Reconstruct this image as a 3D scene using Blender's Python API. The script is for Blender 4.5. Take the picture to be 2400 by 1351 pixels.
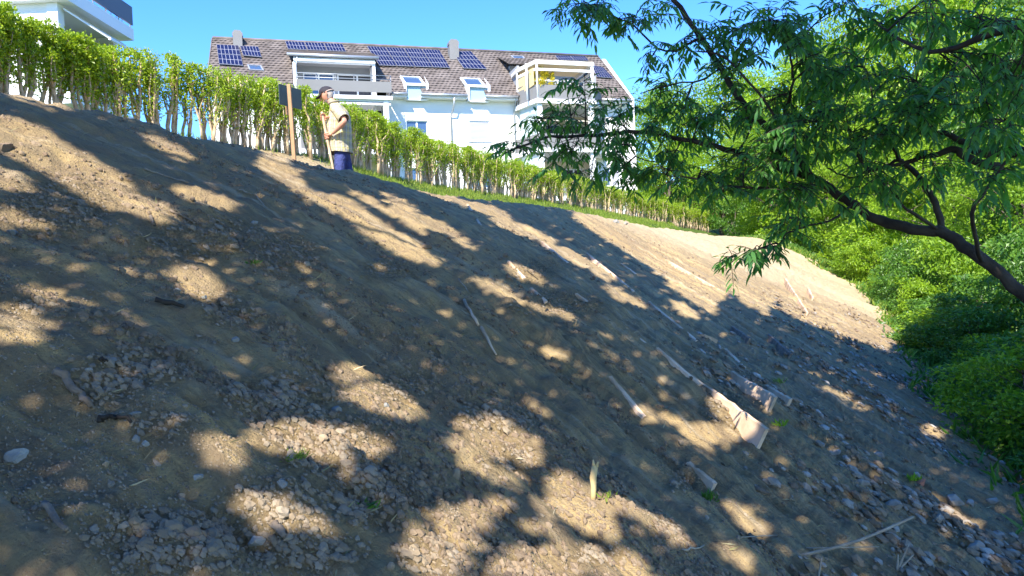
import bpy, bmesh, math, random
import numpy as np
from mathutils import Vector, Matrix, noise as mnoise
random.seed(7); np.random.seed(7)
R_ = math.radians
scene = bpy.context.scene
for o_ in list(bpy.data.objects): bpy.data.objects.remove(o_)

# ------------------------------------------------------------------ camera, sky, sun, exposure
F = 1733.0; PITCH = R_(1.2); ROLL = R_(2.3)
cf = Vector((0, math.cos(PITCH), -math.sin(PITCH))); cr0 = Vector((1, 0, 0)); cu0 = cr0.cross(cf)
cr = cr0*math.cos(ROLL) - cu0*math.sin(ROLL); cu = cu0*math.cos(ROLL) + cr0*math.sin(ROLL)
cam_d = bpy.data.cameras.new('camera'); cam = bpy.data.objects.new('camera', cam_d)
scene.collection.objects.link(cam); scene.camera = cam
cam_d.sensor_width = 36; cam_d.lens = 36*F/2400.0; cam_d.clip_start = 0.05; cam_d.clip_end = 2000
cam.matrix_world = Matrix(((cr.x, cu.x, -cf.x, 0), (cr.y, cu.y, -cf.y, 0), (cr.z, cu.z, -cf.z, 0), (0, 0, 0, 1)))

SUN_EL = R_(45.5); SUN_AZ = R_(195)          # clockwise from +Y
L = Vector((math.sin(SUN_AZ)*math.cos(SUN_EL), math.cos(SUN_AZ)*math.cos(SUN_EL), math.sin(SUN_EL)))
world = bpy.data.worlds.new('World'); scene.world = world; world.use_nodes = True
wn = world.node_tree.nodes; wl = world.node_tree.links
sky = wn.new('ShaderNodeTexSky'); sky.sky_type = 'NISHITA'; sky.sun_disc = False
sky.sun_elevation = SUN_EL; sky.sun_rotation = SUN_AZ
sky.altitude = 1500; sky.air_density = 1.0; sky.dust_density = 0.0; sky.ozone_density = 5.0
hsv = wn.new('ShaderNodeHueSaturation'); hsv.inputs['Saturation'].default_value = 1.24; hsv.inputs['Hue'].default_value = .510
wl.new(sky.outputs[0], hsv.inputs['Color']); wl.new(hsv.outputs[0], wn['Background'].inputs[0]); wn['Background'].inputs[1].default_value = 0.15
sd = bpy.data.lights.new('sun', 'SUN'); sd.energy = 3.9; sd.angle = R_(0.4); sd.color = (1.0, .93, .82)
sun = bpy.data.objects.new('sun', sd); scene.collection.objects.link(sun)
sun.rotation_euler = L.to_track_quat('Z', 'Y').to_euler()
scene.view_settings.view_transform = 'Standard'; scene.view_settings.look = 'None'
scene.view_settings.gamma = 1; scene.view_settings.exposure = 1.66
scene.render.engine = 'CYCLES'
scene.cycles.max_bounces = 8; scene.cycles.transparent_max_bounces = 8

# ------------------------------------------------------------------ helpers
COL = scene.collection
def ray(x, y):
    d = cf + cr*((x-1200)/F) + cu*((675.5-y)/F)
    return d/d.y
def at(x, y, Y): return ray(x, y)*Y
def pix(P):
    P = np.asarray(P, float); D = P@np.array(cf)
    D = np.where(D > .05, D, .05)
    return 1200+F*(P@np.array(cr))/D, 675.5-F*(P@np.array(cu))/D
def tag(o, label=None, cat=None, group=None, kind=None):
    if label: o['label'] = label
    if cat: o['category'] = cat
    if group: o['group'] = group
    if kind: o['kind'] = kind
    return o
def empty(name, loc, label=None, cat=None, group=None):
    o = bpy.data.objects.new(name, None); COL.objects.link(o); o.location = loc; o.empty_display_size = .1
    return tag(o, label, cat, group)
def link(name, me, mats, parent=None, loc=None):
    if not isinstance(mats, (list, tuple)): mats = [mats]
    for m in mats:
        if m is not None: me.materials.append(m)
    o = bpy.data.objects.new(name, me); COL.objects.link(o)
    if parent is not None:
        o.parent = parent
    if loc is not None: o.location = loc
    return o
def mesh_np(name, V, Fq, mats, parent=None, loc=None, smooth=False, midx=None, uv=None):
    """V (n,3); Fq (m,k) faces of one size."""
    V = np.asarray(V, np.float32); Fq = np.asarray(Fq, np.int32)
    me = bpy.data.meshes.new(name); m, k = Fq.shape
    me.vertices.add(len(V)); me.vertices.foreach_set('co', V.ravel())
    me.loops.add(m*k); me.loops.foreach_set('vertex_index', Fq.ravel())
    me.polygons.add(m); me.polygons.foreach_set('loop_start', np.arange(0, m*k, k, dtype=np.int32))
    me.polygons.foreach_set('loop_total', np.full(m, k, np.int32))
    if midx is not None: me.polygons.foreach_set('material_index', np.asarray(midx, np.int32))
    me.polygons.foreach_set('use_smooth', np.full(m, smooth, bool))
    if uv is not None:
        l = me.uv_layers.new(name='UVMap'); l.data.foreach_set('uv', np.asarray(uv, np.float32)[Fq.ravel()].ravel())
    me.update(); me.validate()
    return link(name, me, mats, parent, loc)

def wloc(o):         # parts are written in world coordinates and moved into their parent's frame
    v = Vector((0,0,0))
    while o is not None: v += o.location; o = o.parent
    return v
class MB:
    """collects shapes and links them as ONE mesh object"""
    def __init__(s): s.v = []; s.f = []; s.m = []; s.sm = []
    def add(s, vs, fs, mi=0, sm=False):
        n = len(s.v); s.v += [tuple(v) for v in vs]
        for f in fs: s.f.append(tuple(i+n for i in f)); s.m.append(mi); s.sm.append(sm)
        return s
    def hexa(s, p, mi=0):   # 4 bottom + 4 top points
        return s.add(p, [(3,2,1,0),(4,5,6,7),(0,1,5,4),(1,2,6,5),(2,3,7,6),(3,0,4,7)], mi)
    def box(s, T, a0, a1, b0, b1, c0, c1, mi=0):
        return s.hexa([T(a0,b0,c0),T(a1,b0,c0),T(a1,b1,c0),T(a0,b1,c0),T(a0,b0,c1),T(a1,b0,c1),T(a1,b1,c1),T(a0,b1,c1)], mi)
    def prism(s, T, poly, z0, z1, mi=0):   # poly of (a,b)
        n = len(poly); vs = [T(a,b,z0) for a,b in poly]+[T(a,b,z1) for a,b in poly]
        return s.add(vs, [tuple(range(n))[::-1], tuple(range(n,2*n))]+[(i,(i+1)%n,n+(i+1)%n,n+i) for i in range(n)], mi)
    def tube(s, pts, rad, n=8, mi=0, cap=True, sm=True):
        pts = [Vector(p) for p in pts]
        if not isinstance(rad, (list, tuple)): rad = [rad]*len(pts)
        vs = []; ref = None
        for i, p in enumerate(pts):
            d = (pts[min(i+1, len(pts)-1)]-pts[max(i-1, 0)]).normalized()
            if ref is None: ref = d.orthogonal().normalized()
            ref = (ref-d*ref.dot(d)); ref = ref.normalized() if ref.length > 1e-6 else d.orthogonal().normalized()
            b = d.cross(ref)
            for k in range(n):
                a = 2*math.pi*k/n; vs.append(p+(ref*math.cos(a)+b*math.sin(a))*rad[i])
        fs = [(i*n+k, i*n+(k+1)%n, (i+1)*n+(k+1)%n, (i+1)*n+k) for i in range(len(pts)-1) for k in range(n)]
        if cap: fs += [tuple(range(n))[::-1], tuple((len(pts)-1)*n+k for k in range(n))]
        return s.add(vs, fs, mi, sm)
    def bar(s, p, q, w, h, mi=0, up=Vector((0,0,1))):
        p = Vector(p); q = Vector(q); d = (q-p).normalized(); x = d.cross(up)
        x = x.normalized() if x.length > 1e-4 else Vector((1,0,0)); u = x.cross(d).normalized(); x = x*w/2; u = u*h/2
        return s.hexa([p-x-u, q-x-u, q+x-u, p+x-u, p-x+u, q-x+u, q+x+u, p+x+u], mi)
    def lathe(s, rings, n=24, mi=0, sm=True):   # rings: (cx,cy,z,rx,ry)
        vs = []
        for cx, cy, z, rx, ry in rings:
            for k in range(n): a = 2*math.pi*k/n; vs.append((cx+rx*math.cos(a), cy+ry*math.sin(a), z))
        m = len(rings); fs = [(i*n+k, i*n+(k+1)%n, (i+1)*n+(k+1)%n, (i+1)*n+k) for i in range(m-1) for k in range(n)]
        fs += [tuple(range(n))[::-1], tuple((m-1)*n+k for k in range(n))]
        return s.add(vs, fs, mi, sm)
    def build(s, name, mats, parent=None, loc=None, bevel=0, world_space=True):
        me = bpy.data.meshes.new(name)
        off = Vector(loc) if loc is not None else (wloc(parent) if world_space else Vector((0,0,0)))
        me.from_pydata([Vector(v)-off for v in s.v], [], s.f); me.update()
        me.polygons.foreach_set('material_index', s.m); me.polygons.foreach_set('use_smooth', s.sm)
        bm = bmesh.new(); bm.from_mesh(me); bmesh.ops.recalc_face_normals(bm, faces=bm.faces)
        if bevel: bmesh.ops.bevel(bm, geom=list(bm.edges), offset=bevel, segments=1, affect='EDGES')
        bm.to_mesh(me); bm.free()
        return link(name, me, mats, parent, loc)

# value noise, numpy
def _h(i, j, seed):
    with np.errstate(over='ignore'):
        n = (i.astype(np.int64)*374761393 + j.astype(np.int64)*668265263 + seed*2246822519) & 0xffffffff
        n = ((n ^ (n >> 13))*1274126177) & 0xffffffff
        n = (n ^ (n >> 16)) & 0xffffffff
    return n/4294967295.0
def vn(x, y, seed=0):
    x = np.asarray(x, float); y = np.asarray(y, float)
    i = np.floor(x); j = np.floor(y); u = x-i; v = y-j; u = u*u*(3-2*u); v = v*v*(3-2*v)
    i = i.astype(np.int64); j = j.astype(np.int64)
    return (_h(i,j,seed)*(1-u)+_h(i+1,j,seed)*u)*(1-v)+(_h(i,j+1,seed)*(1-u)+_h(i+1,j+1,seed)*u)*v*1.0
def fbm(x, y, seed=0, o=4):
    r = 0; a = .5
    for k in range(o): r = r+a*(vn(x, y, seed+k)-.5); x = x*2.03+3.1; y = y*2.03+1.7; a *= .5
    return r*2

# ------------------------------------------------------------------ materials
def mat(name, col, rough=.7, spec=.3, metal=0, bump=None, var=None, trans=None, island=None, emis=None):
    m = bpy.data.materials.new(name); m.use_nodes = True; nt = m.node_tree; N = nt.nodes; K = nt.links
    b = N['Principled BSDF']; b.inputs['Roughness'].default_value = rough; b.inputs['Metallic'].default_value = metal
    b.inputs['Specular IOR Level'].default_value = spec
    b.inputs['Base Color'].default_value = (*col, 1)
    tc = N.new('ShaderNodeTexCoord'); src = None
    if var:     # (col2, scale, detail)
        nz = N.new('ShaderNodeTexNoise'); nz.inputs['Scale'].default_value = var[1]; nz.inputs['Detail'].default_value = 6
        rp = N.new('ShaderNodeValToRGB'); rp.color_ramp.elements[0].position = .35; rp.color_ramp.elements[1].position = .65
        rp.color_ramp.elements[0].color = (*col, 1); rp.color_ramp.elements[1].color = (*var[0], 1)
        K.new(tc.outputs['Object'], nz.inputs['Vector']); K.new(nz.outputs['Fac'], rp.inputs['Fac']); src = rp.outputs['Color']
    if island:  # list of colours picked per leaf or stone
        g = N.new('ShaderNodeNewGeometry'); rp = N.new('ShaderNodeValToRGB'); cr_ = rp.color_ramp
        while len(cr_.elements) < len(island): cr_.elements.new(.5)
        for i, c in enumerate(island): cr_.elements[i].position = i/(len(island)-1); cr_.elements[i].color = (*c, 1)
        K.new(g.outputs['Random Per Island'], rp.inputs['Fac'])
        if src is not None:
            mx = N.new('ShaderNodeMix'); mx.data_type = 'RGBA'; mx.blend_type = 'MIX'; mx.inputs[0].default_value = .5
            K.new(rp.outputs['Color'], mx.inputs[6]); K.new(src, mx.inputs[7]); src = mx.outputs[2]
        else: src = rp.outputs['Color']
    if src is not None: K.new(src, b.inputs['Base Color'])
    if bump:    # (scale, distance, strength)
        nz = N.new('ShaderNodeTexNoise'); nz.inputs['Scale'].default_value = bump[0]; nz.inputs['Detail'].default_value = 8
        bp = N.new('ShaderNodeBump'); bp.inputs['Distance'].default_value = bump[1]; bp.inputs['Strength'].default_value = bump[2]
        K.new(tc.outputs['Object'], nz.inputs['Vector']); K.new(nz.outputs['Fac'], bp.inputs['Height']); K.new(bp.outputs[0], b.inputs['Normal'])
    if trans:   # translucent share for leaves, (amount, tint colour)
        t = N.new('ShaderNodeBsdfTranslucent'); ms = N.new('ShaderNodeMixShader'); ms.inputs[0].default_value = trans[0]
        hs = N.new('ShaderNodeMix'); hs.data_type = 'RGBA'; hs.blend_type = 'MULTIPLY'; hs.inputs[0].default_value = 1
        if src is not None: K.new(src, hs.inputs[6])
        else: hs.inputs[6].default_value = (*col, 1)
        hs.inputs[7].default_value = (*trans[1], 1)
        K.new(hs.outputs[2], t.inputs['Color']); K.new(b.outputs[0], ms.inputs[1]); K.new(t.outputs[0], ms.inputs[2])
        K.new(ms.outputs[0], N['Material Output'].inputs['Surface'])
    return m
M = {}
M['render'] = mat('white_render', (.80,.79,.76), .9, .1, bump=(60,.004,.3), var=((.76,.75,.72), .8, 4))
M['cream'] = mat('cream_paint', (.72,.64,.47), .9, .1)
M['white'] = mat('white_metal', (.78,.79,.80), .45, .4)
M['grey'] = mat('grey_parapet', (.20,.20,.20), .7, .2, var=((.185,.185,.18), .6, 3))
M['dgrey'] = mat('dark_grey_parapet', (.10,.115,.15), .5, .4)
M['zinc'] = mat('zinc', (.42,.44,.46), .4, .5, .5)
M['glass'] = mat('window_glass', (.05,.09,.17), .05, .9)
M['pglass'] = mat('pale_glass', (.42,.52,.52), .15, .7)
M['blind'] = mat('blind', (.40,.40,.46), .6, .3)
M['ltblind'] = mat('pale_blind', (.28,.42,.48), .5, .3)
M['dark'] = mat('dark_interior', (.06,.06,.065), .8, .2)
M['greywall'] = mat('grey_wall', (.30,.31,.32), .8, .2)
M['fabric'] = mat('awning_fabric', (.74,.70,.58), .9, .1, trans=(.3,(1,.9,.7)))
M['yfabric'] = mat('screen_fabric', (.75,.62,.36), .9, .1, trans=(.35,(1,.9,.6)))
M['tile'] = mat('roof_tile', (.105,.088,.078), .85, .2, var=((.175,.15,.135), 1.5, 6))
M['snow'] = mat('snow_guard', (.62,.60,.58), .5, .4)
M['cell'] = mat('solar_cell', (.010,.012,.045), .25, .35)
M['alu'] = mat('panel_frame', (.30,.31,.36), .5, .3)
M['bark_dark'] = mat('dark_bark', (.035,.028,.022), .9, .2, bump=(40,.01,.8), var=((.07,.058,.045), 9, 5))
M['bark'] = mat('bark', (.10,.08,.06), .9, .2, bump=(14,.03,.8), var=((.17,.14,.11), 3, 5))
M['stem'] = mat('pale_stem', (.58,.46,.30), .85, .2, bump=(60,.004,.6), var=((.34,.25,.15), 9, 5))
M['hleaf'] = mat('hedge_leaf', (.1,.2,.02), .4, .5, island=[(.17,.27,.02),(.27,.40,.025),(.38,.50,.035),(.22,.34,.02)], trans=(.42,(1.6,1.5,.6)))
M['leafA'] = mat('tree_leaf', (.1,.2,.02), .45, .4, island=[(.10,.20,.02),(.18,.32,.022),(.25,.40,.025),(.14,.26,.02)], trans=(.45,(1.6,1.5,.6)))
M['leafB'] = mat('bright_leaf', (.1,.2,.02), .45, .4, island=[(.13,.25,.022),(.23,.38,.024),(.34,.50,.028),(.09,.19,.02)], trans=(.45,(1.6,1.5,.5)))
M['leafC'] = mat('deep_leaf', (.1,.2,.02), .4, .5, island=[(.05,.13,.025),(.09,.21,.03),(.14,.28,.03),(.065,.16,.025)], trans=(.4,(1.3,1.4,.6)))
M['leafN'] = mat('compound_leaf', (.05,.12,.03), .32, .6, island=[(.055,.16,.04),(.10,.27,.05),(.08,.21,.08),(.20,.42,.05)], trans=(.5,(1.3,1.5,.5)))
M['canopy'] = mat('crown_leaf', (.09,.12,.05), .6, .3, island=[(.15,.155,.07),(.21,.20,.09)], trans=(.6,(1.9,1.6,1.1)))
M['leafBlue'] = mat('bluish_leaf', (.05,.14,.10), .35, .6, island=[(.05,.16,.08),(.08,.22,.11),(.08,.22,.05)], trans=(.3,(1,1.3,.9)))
M['bush_brown'] = mat('brownish_leaf', (.2,.2,.06), .6, .3, island=[(.16,.17,.05),(.24,.22,.09),(.13,.18,.04)], trans=(.35,(1.3,1.2,.7)))
M['yellow'] = mat('yellow_flower', (.6,.5,.02), .5, .3, island=[(.55,.42,.012),(.68,.58,.03),(.30,.36,.02)], trans=(.35,(1.2,1.1,.5)))
M['grass'] = mat('grass_blade', (.15,.3,.03), .5, .3, island=[(.13,.22,.03),(.22,.33,.045),(.32,.38,.08),(.17,.27,.03)], trans=(.4,(1.3,1.3,.6)))
M['dgrass'] = mat('dry_grass', (.4,.33,.18), .7, .2, island=[(.36,.30,.16),(.50,.42,.26),(.22,.24,.08)])
M['wood'] = mat('sawn_wood', (.74,.54,.37), .75, .2, bump=(30,.004,.8), var=((.42,.29,.18), 5, 6))
M['postwood'] = mat('orange_wood', (.44,.27,.15), .7, .2, var=((.36,.21,.11), 5, 5))
M['oldwood'] = mat('weathered_wood', (.17,.13,.095), .9, .15, bump=(50,.008,1), var=((.28,.22,.165), 14, 5))
M['board'] = mat('dark_board', (.035,.052,.058), .5, .4)
M['stake'] = mat('peeled_stick', (.74,.57,.28), .8, .2, bump=(60,.003,.6), var=((.55,.40,.19), 18, 5))
M['twig'] = mat('dry_stalk', (.42,.36,.27), .8, .2, var=((.27,.22,.16), 14, 5))
M['stone'] = mat('pebble', (.2,.17,.13), .85, .25, bump=(90,.003,.5), island=[(.17,.125,.08),(.26,.195,.12),(.34,.265,.17),(.22,.165,.11),(.38,.32,.24),(.20,.15,.095)], var=((.24,.18,.115), 20, 4))
M['clod'] = mat('soil_clod', (.2,.15,.1), .95, .1, bump=(80,.006,.9), island=[(.15,.11,.075),(.22,.165,.11),(.27,.205,.14),(.18,.13,.09)])
M['lime'] = mat('limestone', (.42,.41,.37), .85, .25, bump=(40,.006,.8), island=[(.19,.15,.11),(.27,.23,.18),(.42,.39,.34),(.22,.17,.12)], var=((.18,.14,.095), 12, 4))
M['dirtwhite'] = mat('pale_rock', (.36,.36,.33), .85, .25, bump=(25,.01,.9), var=((.30,.28,.24), 9, 5))
M['flatgrey'] = mat('grey_rock', (.20,.21,.21), .8, .25, bump=(25,.01,.9), var=((.28,.26,.22), 9, 5))
M['tanrock'] = mat('tan_rock', (.38,.29,.19), .85, .25, bump=(25,.01,.9), var=((.28,.21,.14), 9, 5))
M['skin'] = mat('skin', (.58,.30,.20), .5, .35, var=((.50,.24,.16), 8, 4))
M['hair'] = mat('grey_hair', (.55,.50,.46), .8, .2, bump=(160,.004,.9), var=((.38,.34,.31), 40, 4))
M['cap'] = mat('dark_cap', (.035,.032,.04), .75, .2)
M['capband'] = mat('cap_edge', (.55,.45,.40), .75, .2)
M['denim'] = mat('blue_cloth', (.055,.07,.20), .85, .15, bump=(14,.05,1), var=((.04,.05,.15), 4, 4))
M['shoe'] = mat('brown_shoe', (.08,.05,.035), .6, .3)
M['eye'] = mat('eye', (.03,.02,.02), .3, .5)
M['lip'] = mat('lip', (.42,.17,.13), .5, .3)
M['steel'] = mat('blade_steel', (.25,.25,.25), .4, .5, .8)
M['metalpink'] = mat('terracotta', (.42,.16,.09), .8, .2)

def plaid():
    m = mat('plaid_shirt', (.55,.48,.27), .85, .15); nt = m.node_tree; N = nt.nodes; K = nt.links; b = N['Principled BSDF']
    tc = N.new('ShaderNodeTexCoord'); sp = N.new('ShaderNodeSeparateXYZ'); K.new(tc.outputs['UV'], sp.inputs[0])
    def stripe(axis, sc, th, ph=0.):
        a = N.new('ShaderNodeMath'); a.operation = 'MULTIPLY_ADD'; a.inputs[1].default_value = sc; a.inputs[2].default_value = ph; K.new(sp.outputs[axis], a.inputs[0])
        f_ = N.new('ShaderNodeMath'); f_.operation = 'FRACT'; K.new(a.outputs[0], f_.inputs[0])
        g = N.new('ShaderNodeMath'); g.operation = 'LESS_THAN'; g.inputs[1].default_value = th; K.new(f_.outputs[0], g.inputs[0]); return g.outputs[0]
    def over(src, fac, c, k):
        mm = N.new('ShaderNodeMath'); mm.operation = 'MULTIPLY'; mm.inputs[1].default_value = k; K.new(fac, mm.inputs[0])
        mx = N.new('ShaderNodeMix'); mx.data_type = 'RGBA'; K.new(mm.outputs[0], mx.inputs[0]); mx.inputs[7].default_value = (*c, 1)
        if src is None: mx.inputs[6].default_value = (.50,.43,.29,1)
        else: K.new(src, mx.inputs[6])
        return mx.outputs[2]
    s = over(None, stripe(0, 14, .42), (.27,.25,.20), .7)
    s = over(s, stripe(1, 9, .38), (.27,.25,.20), .6)
    s = over(s, stripe(0, 14, .12, .35), (.58,.48,.17), .9)
    s = over(s, stripe(1, 9, .12, .4), (.58,.48,.17), .8)
    s = over(s, stripe(0, 14, .07, .72), (.62,.62,.60), .8)
    K.new(s, b.inputs['Base Color'])
    nz = N.new('ShaderNodeTexNoise'); nz.inputs['Scale'].default_value = 9; nz.inputs['Detail'].default_value = 3
    bp = N.new('ShaderNodeBump'); bp.inputs['Distance'].default_value = .05; bp.inputs['Strength'].default_value = .8
    K.new(tc.outputs['Object'], nz.inputs['Vector']); K.new(nz.outputs['Fac'], bp.inputs['Height']); K.new(bp.outputs[0], b.inputs['Normal'])
    return m
M['plaid'] = plaid()

# ------------------------------------------------------------------ ground
ux, uy = .489, .872; nx, ny = .872, -.489; P0 = (-6.1, 14.3)
def st(x, y):
    dx = x-P0[0]; dy = y-P0[1]; return dx*nx+dy*ny, dx*ux+dy*uy
def xy(s, t): return P0[0]+s*nx+t*ux, P0[1]+s*ny+t*uy
def sst(a, b, x):
    k = np.clip((x-a)/(b-a), 0, 1); return k*k*(3-2*k)
HP = [(-260, -40, 9.3), (-60, 15, 10.7), (100, 60, 12), (230, 118, 12.8), (420, 150, 14.3), (560, 185, 15.4), (700, 215, 17), (800, 250, 18.6), (900, 290, 20.5), (1000, 322, 22.6), (1100, 355, 25), (1200, 380, 27.6), (1300, 405, 30.5), (1400, 432, 34), (1500, 460, 37.5), (1580, 480, 41), (1655, 500, 44)]
HW = np.array([list(at(*p)) for p in HP])
seglen = np.concatenate([[0], np.cumsum(np.hypot(*np.diff(HW[:, :2], axis=0).T))])
_hh = np.interp([p[0] for p in HP], [0, 700, 900, 1000, 1100, 1300, 1650], [1.36, 1.46, 1.52, 1.49, 1.38, 1.28, 1.12])
_hs, _ht = st(HW[:, 0], HW[:, 1]); _hz = HW[:, 2]-_hh
_T = [-40, -9.5, -4.6, -1, 3, 6, 9, 14, 24, 32, 60]
_CR = [1.62, 1.63, 1.44, 1.20, 1.27, 1.14, 1.04, 1.0, 1.05, 1.0, .8]      # height of the crest along the hedge
def height0(x, y):
    x = np.asarray(x, float); y = np.asarray(y, float); s, t = st(x, y)
    cr_ = np.interp(t, _T, _CR); hb = np.interp(t, _ht, _hz); s = s-0; sh = np.interp(t, _ht, _hs)+.12
    bench = cr_-.22
    # from the garden behind the hedge, down the bank to the bench, the crest, the slope, the valley
    z = hb+np.where(s < 0, 0, 0)
    q = np.clip((s-sh)/(3.1-sh), 0, 1); z = z+(bench-hb)*(q*(1.5-.5*q*q)*.7+.3*q)
    z = z+(cr_-bench)*sst(3.9, 5.5, s)
    k = np.maximum(s-5.7, 0); soft = np.where(k < 1.2, k*k/2.4, k-.6)
    zc = cr_-.22+.22
    slope = .54-.0*t
    fall = soft*(.50+.16*sst(0, 3, k)*(1-sst(6, 9, k)))
    tot = (1.62+cr_)*soft/6.0        # reaches -1.62 beside the photographer
    tot = np.where(s > 12.3, (1.62+cr_)+(s-12.3)*.36, tot)
    tot = np.where(s > 16, (1.62+cr_)+3.7*.36+(s-16)*.10, tot)
    z = z-np.maximum(tot, 0)*(s > 5.7)
    z = np.maximum(z, -3.4-.02*np.hypot(x, y))
    # beyond the end of the bare slope the ground falls gently
    z = z-np.clip((t-34)*.02, 0, 3)
    z = z+17*sst(52, 130, y)*sst(.13, .30, x/np.maximum(np.abs(y), 1))
    return z
def aflow(x): return np.clip(-.36*(x+.6), -.75, .9)
_fx = np.linspace(-60, 60, 4801); _a = aflow(_fx); _dy = (ny+_a*uy)/(nx+_a*ux)
_F = np.concatenate([[0], np.cumsum((_dy[1:]+_dy[:-1])/2*np.diff(_fx))]); _F -= np.interp(0, _fx, _F)
def flow(x, y):      # U is constant along the rake and wash lines that run down the slope
    return y-np.interp(x, _fx, _F), x*1.15
VEG = [(9.0, 40), (10.3, 31), (11.4, 27.5), (10.6, 22), (8.6, 16.4), (6.4, 11.4), (4.75, 8.0), (3.95, 5.5), (3.5, 3), (3.3, -6)]
_vy = np.array([p[1] for p in VEG][::-1]); _vx = np.array([p[0] for p in VEG][::-1])
def vegdist(x, y):    # >0 on the overgrown side
    return x-np.interp(y, _vy, _vx)+.5*(vn(x*1.3, y*1.3, 5)-.5)
def bare(x, y):
    s, t = st(x, y)
    gs_ = np.interp(t, _ht, _hs)+np.interp(t, [-20, -3, 2, 6, 10, 14, 40], [-.4, -.4, -.3, .2, 1.1, 1.8, 1.8]); gb = sst(gs_, gs_+.8, s+.5*(vn(t*.7, s*.7, 9)-.5)+np.where(t > 10, (t-10)*.02, 0))
    return gb*(1-sst(-.1, .5, vegdist(x, y)))*(1-sst(27.5, 29.5, t))
STONY = [(150,480,210,90),(60,720,80,40),(470,560,190,70),(660,600,120,70),(520,740,120,70),(330,860,230,80),(250,900,180,120),(380,1000,150,70),
         (640,930,220,100),(730,1040,210,110),(620,1180,220,120),(850,1150,120,100),(430,1250,330,120),(960,900,110,70),(1150,980,120,40),(700,1290,200,70),
         (1400,1300,130,45),(1180,1080,110,50),(1000,1300,90,50),(1560,1240,60,40),(1250,640,80,40),(1330,710,160,50),(900,640,90,35),(1600,1130,80,50),(1700,960,70,60)]
def stony(x, y, z):
    P = np.stack([x, y, z], -1); px_, py_ = pix(P); r = np.zeros_like(px_)
    for cx, cy, a, b in STONY:
        q = ((px_-cx)/a)**2+((py_-cy)/b)**2; r = np.maximum(r, np.exp(-q*1.1))
    r = np.where(P[..., 1] > .3, r, .4)
    return np.clip(r+.55*(vn(x*2.3, y*2.3, 31)-.5), 0, 1)
def height(x, y):
    z = height0(x, y); s, t = st(x, y); U, V = flow(x, y)
    b = bare(x, y); d = np.hypot(x, y)
    on = sst(3.2, 4.4, s)
    g = .13*fbm(U*1.1, V*.22, 11, 3)+.085*fbm(U*4.5+.5*fbm(V, U, 4, 2), V*.55, 14, 3)*(d < 40)+.016*fbm(U*15+.8*fbm(V*2, U*2, 6, 2), V*3.3, 15, 2)*(d < 22)+.05*np.maximum(fbm(x*4.3, y*4.3, 27, 3)-.12, 0)
    g = (g+.12*fbm(x*.55, y*.55, 17, 3))*(.35+.65*sst(5.6, 8.2, s))
    cl = fbm(x*9, y*9, 21, 3); g = g+.035*cl*(d < 25)+.02*np.maximum(fbm(x*22, y*22, 24, 2), 0)*(d < 12)
    return z+g*(on*.85+.15)*(.4+.6*b)*sst(60, 30, d) + (1-b)*.12*fbm(x*.9, y*.9, 44, 3)*sst(-1, 1, s)
def hz(x, y): return float(height(np.array([x]), np.array([y]))[0])
def hit(px_, py_, guess=None):     # where the sight line through a place in the photo meets the ground
    d = ray(px_, py_); Ys = np.concatenate([np.arange(.8, 12, .01), np.arange(12, 60, .05)])
    zz = height(d.x*Ys, Ys)-d.z*Ys
    k = np.argmax(zz > 0)
    if zz[k] <= 0: k = np.argmin(np.abs(zz))
    Y = Ys[k]; return Vector((d.x*Y, Y, hz(d.x*Y, Y)))
def normal_at(x, y, e=.12):
    return Vector((-(hz(x+e, y)-hz(x-e, y))/(2*e), -(hz(x, y+e)-hz(x, y-e))/(2*e), 1)).normalized()

nA, nR = 900, 560
ang = np.concatenate([np.linspace(-180, -48, 60)[:-1], np.linspace(-48, 48, nA), np.linspace(48, 180, 60)[1:]])
rad = np.concatenate([[.05, .4, .8], np.geomspace(1.1, 14, 430), np.geomspace(14.1, 70, 150), np.geomspace(75, 900, 16)])
Aq, Rq = np.meshgrid(np.radians(ang), rad)
gx = np.sin(Aq)*Rq; gy = np.cos(Aq)*Rq; gz = height(gx.ravel(), gy.ravel()).reshape(gx.shape)
V = np.stack([gx.ravel(), gy.ravel(), gz.ravel()], 1); nr_, na_ = gx.shape
ii, jj = np.meshgrid(np.arange(nr_-1), np.arange(na_-1), indexing='ij'); a0 = (ii*na_+jj).ravel()
Fq = np.stack([a0, a0+na_, a0+na_+1, a0+1], 1)
U_, V_ = flow(V[:, 0], V[:, 1])
soil = bpy.data.materials.new('bare_soil'); soil.use_nodes = True
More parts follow.
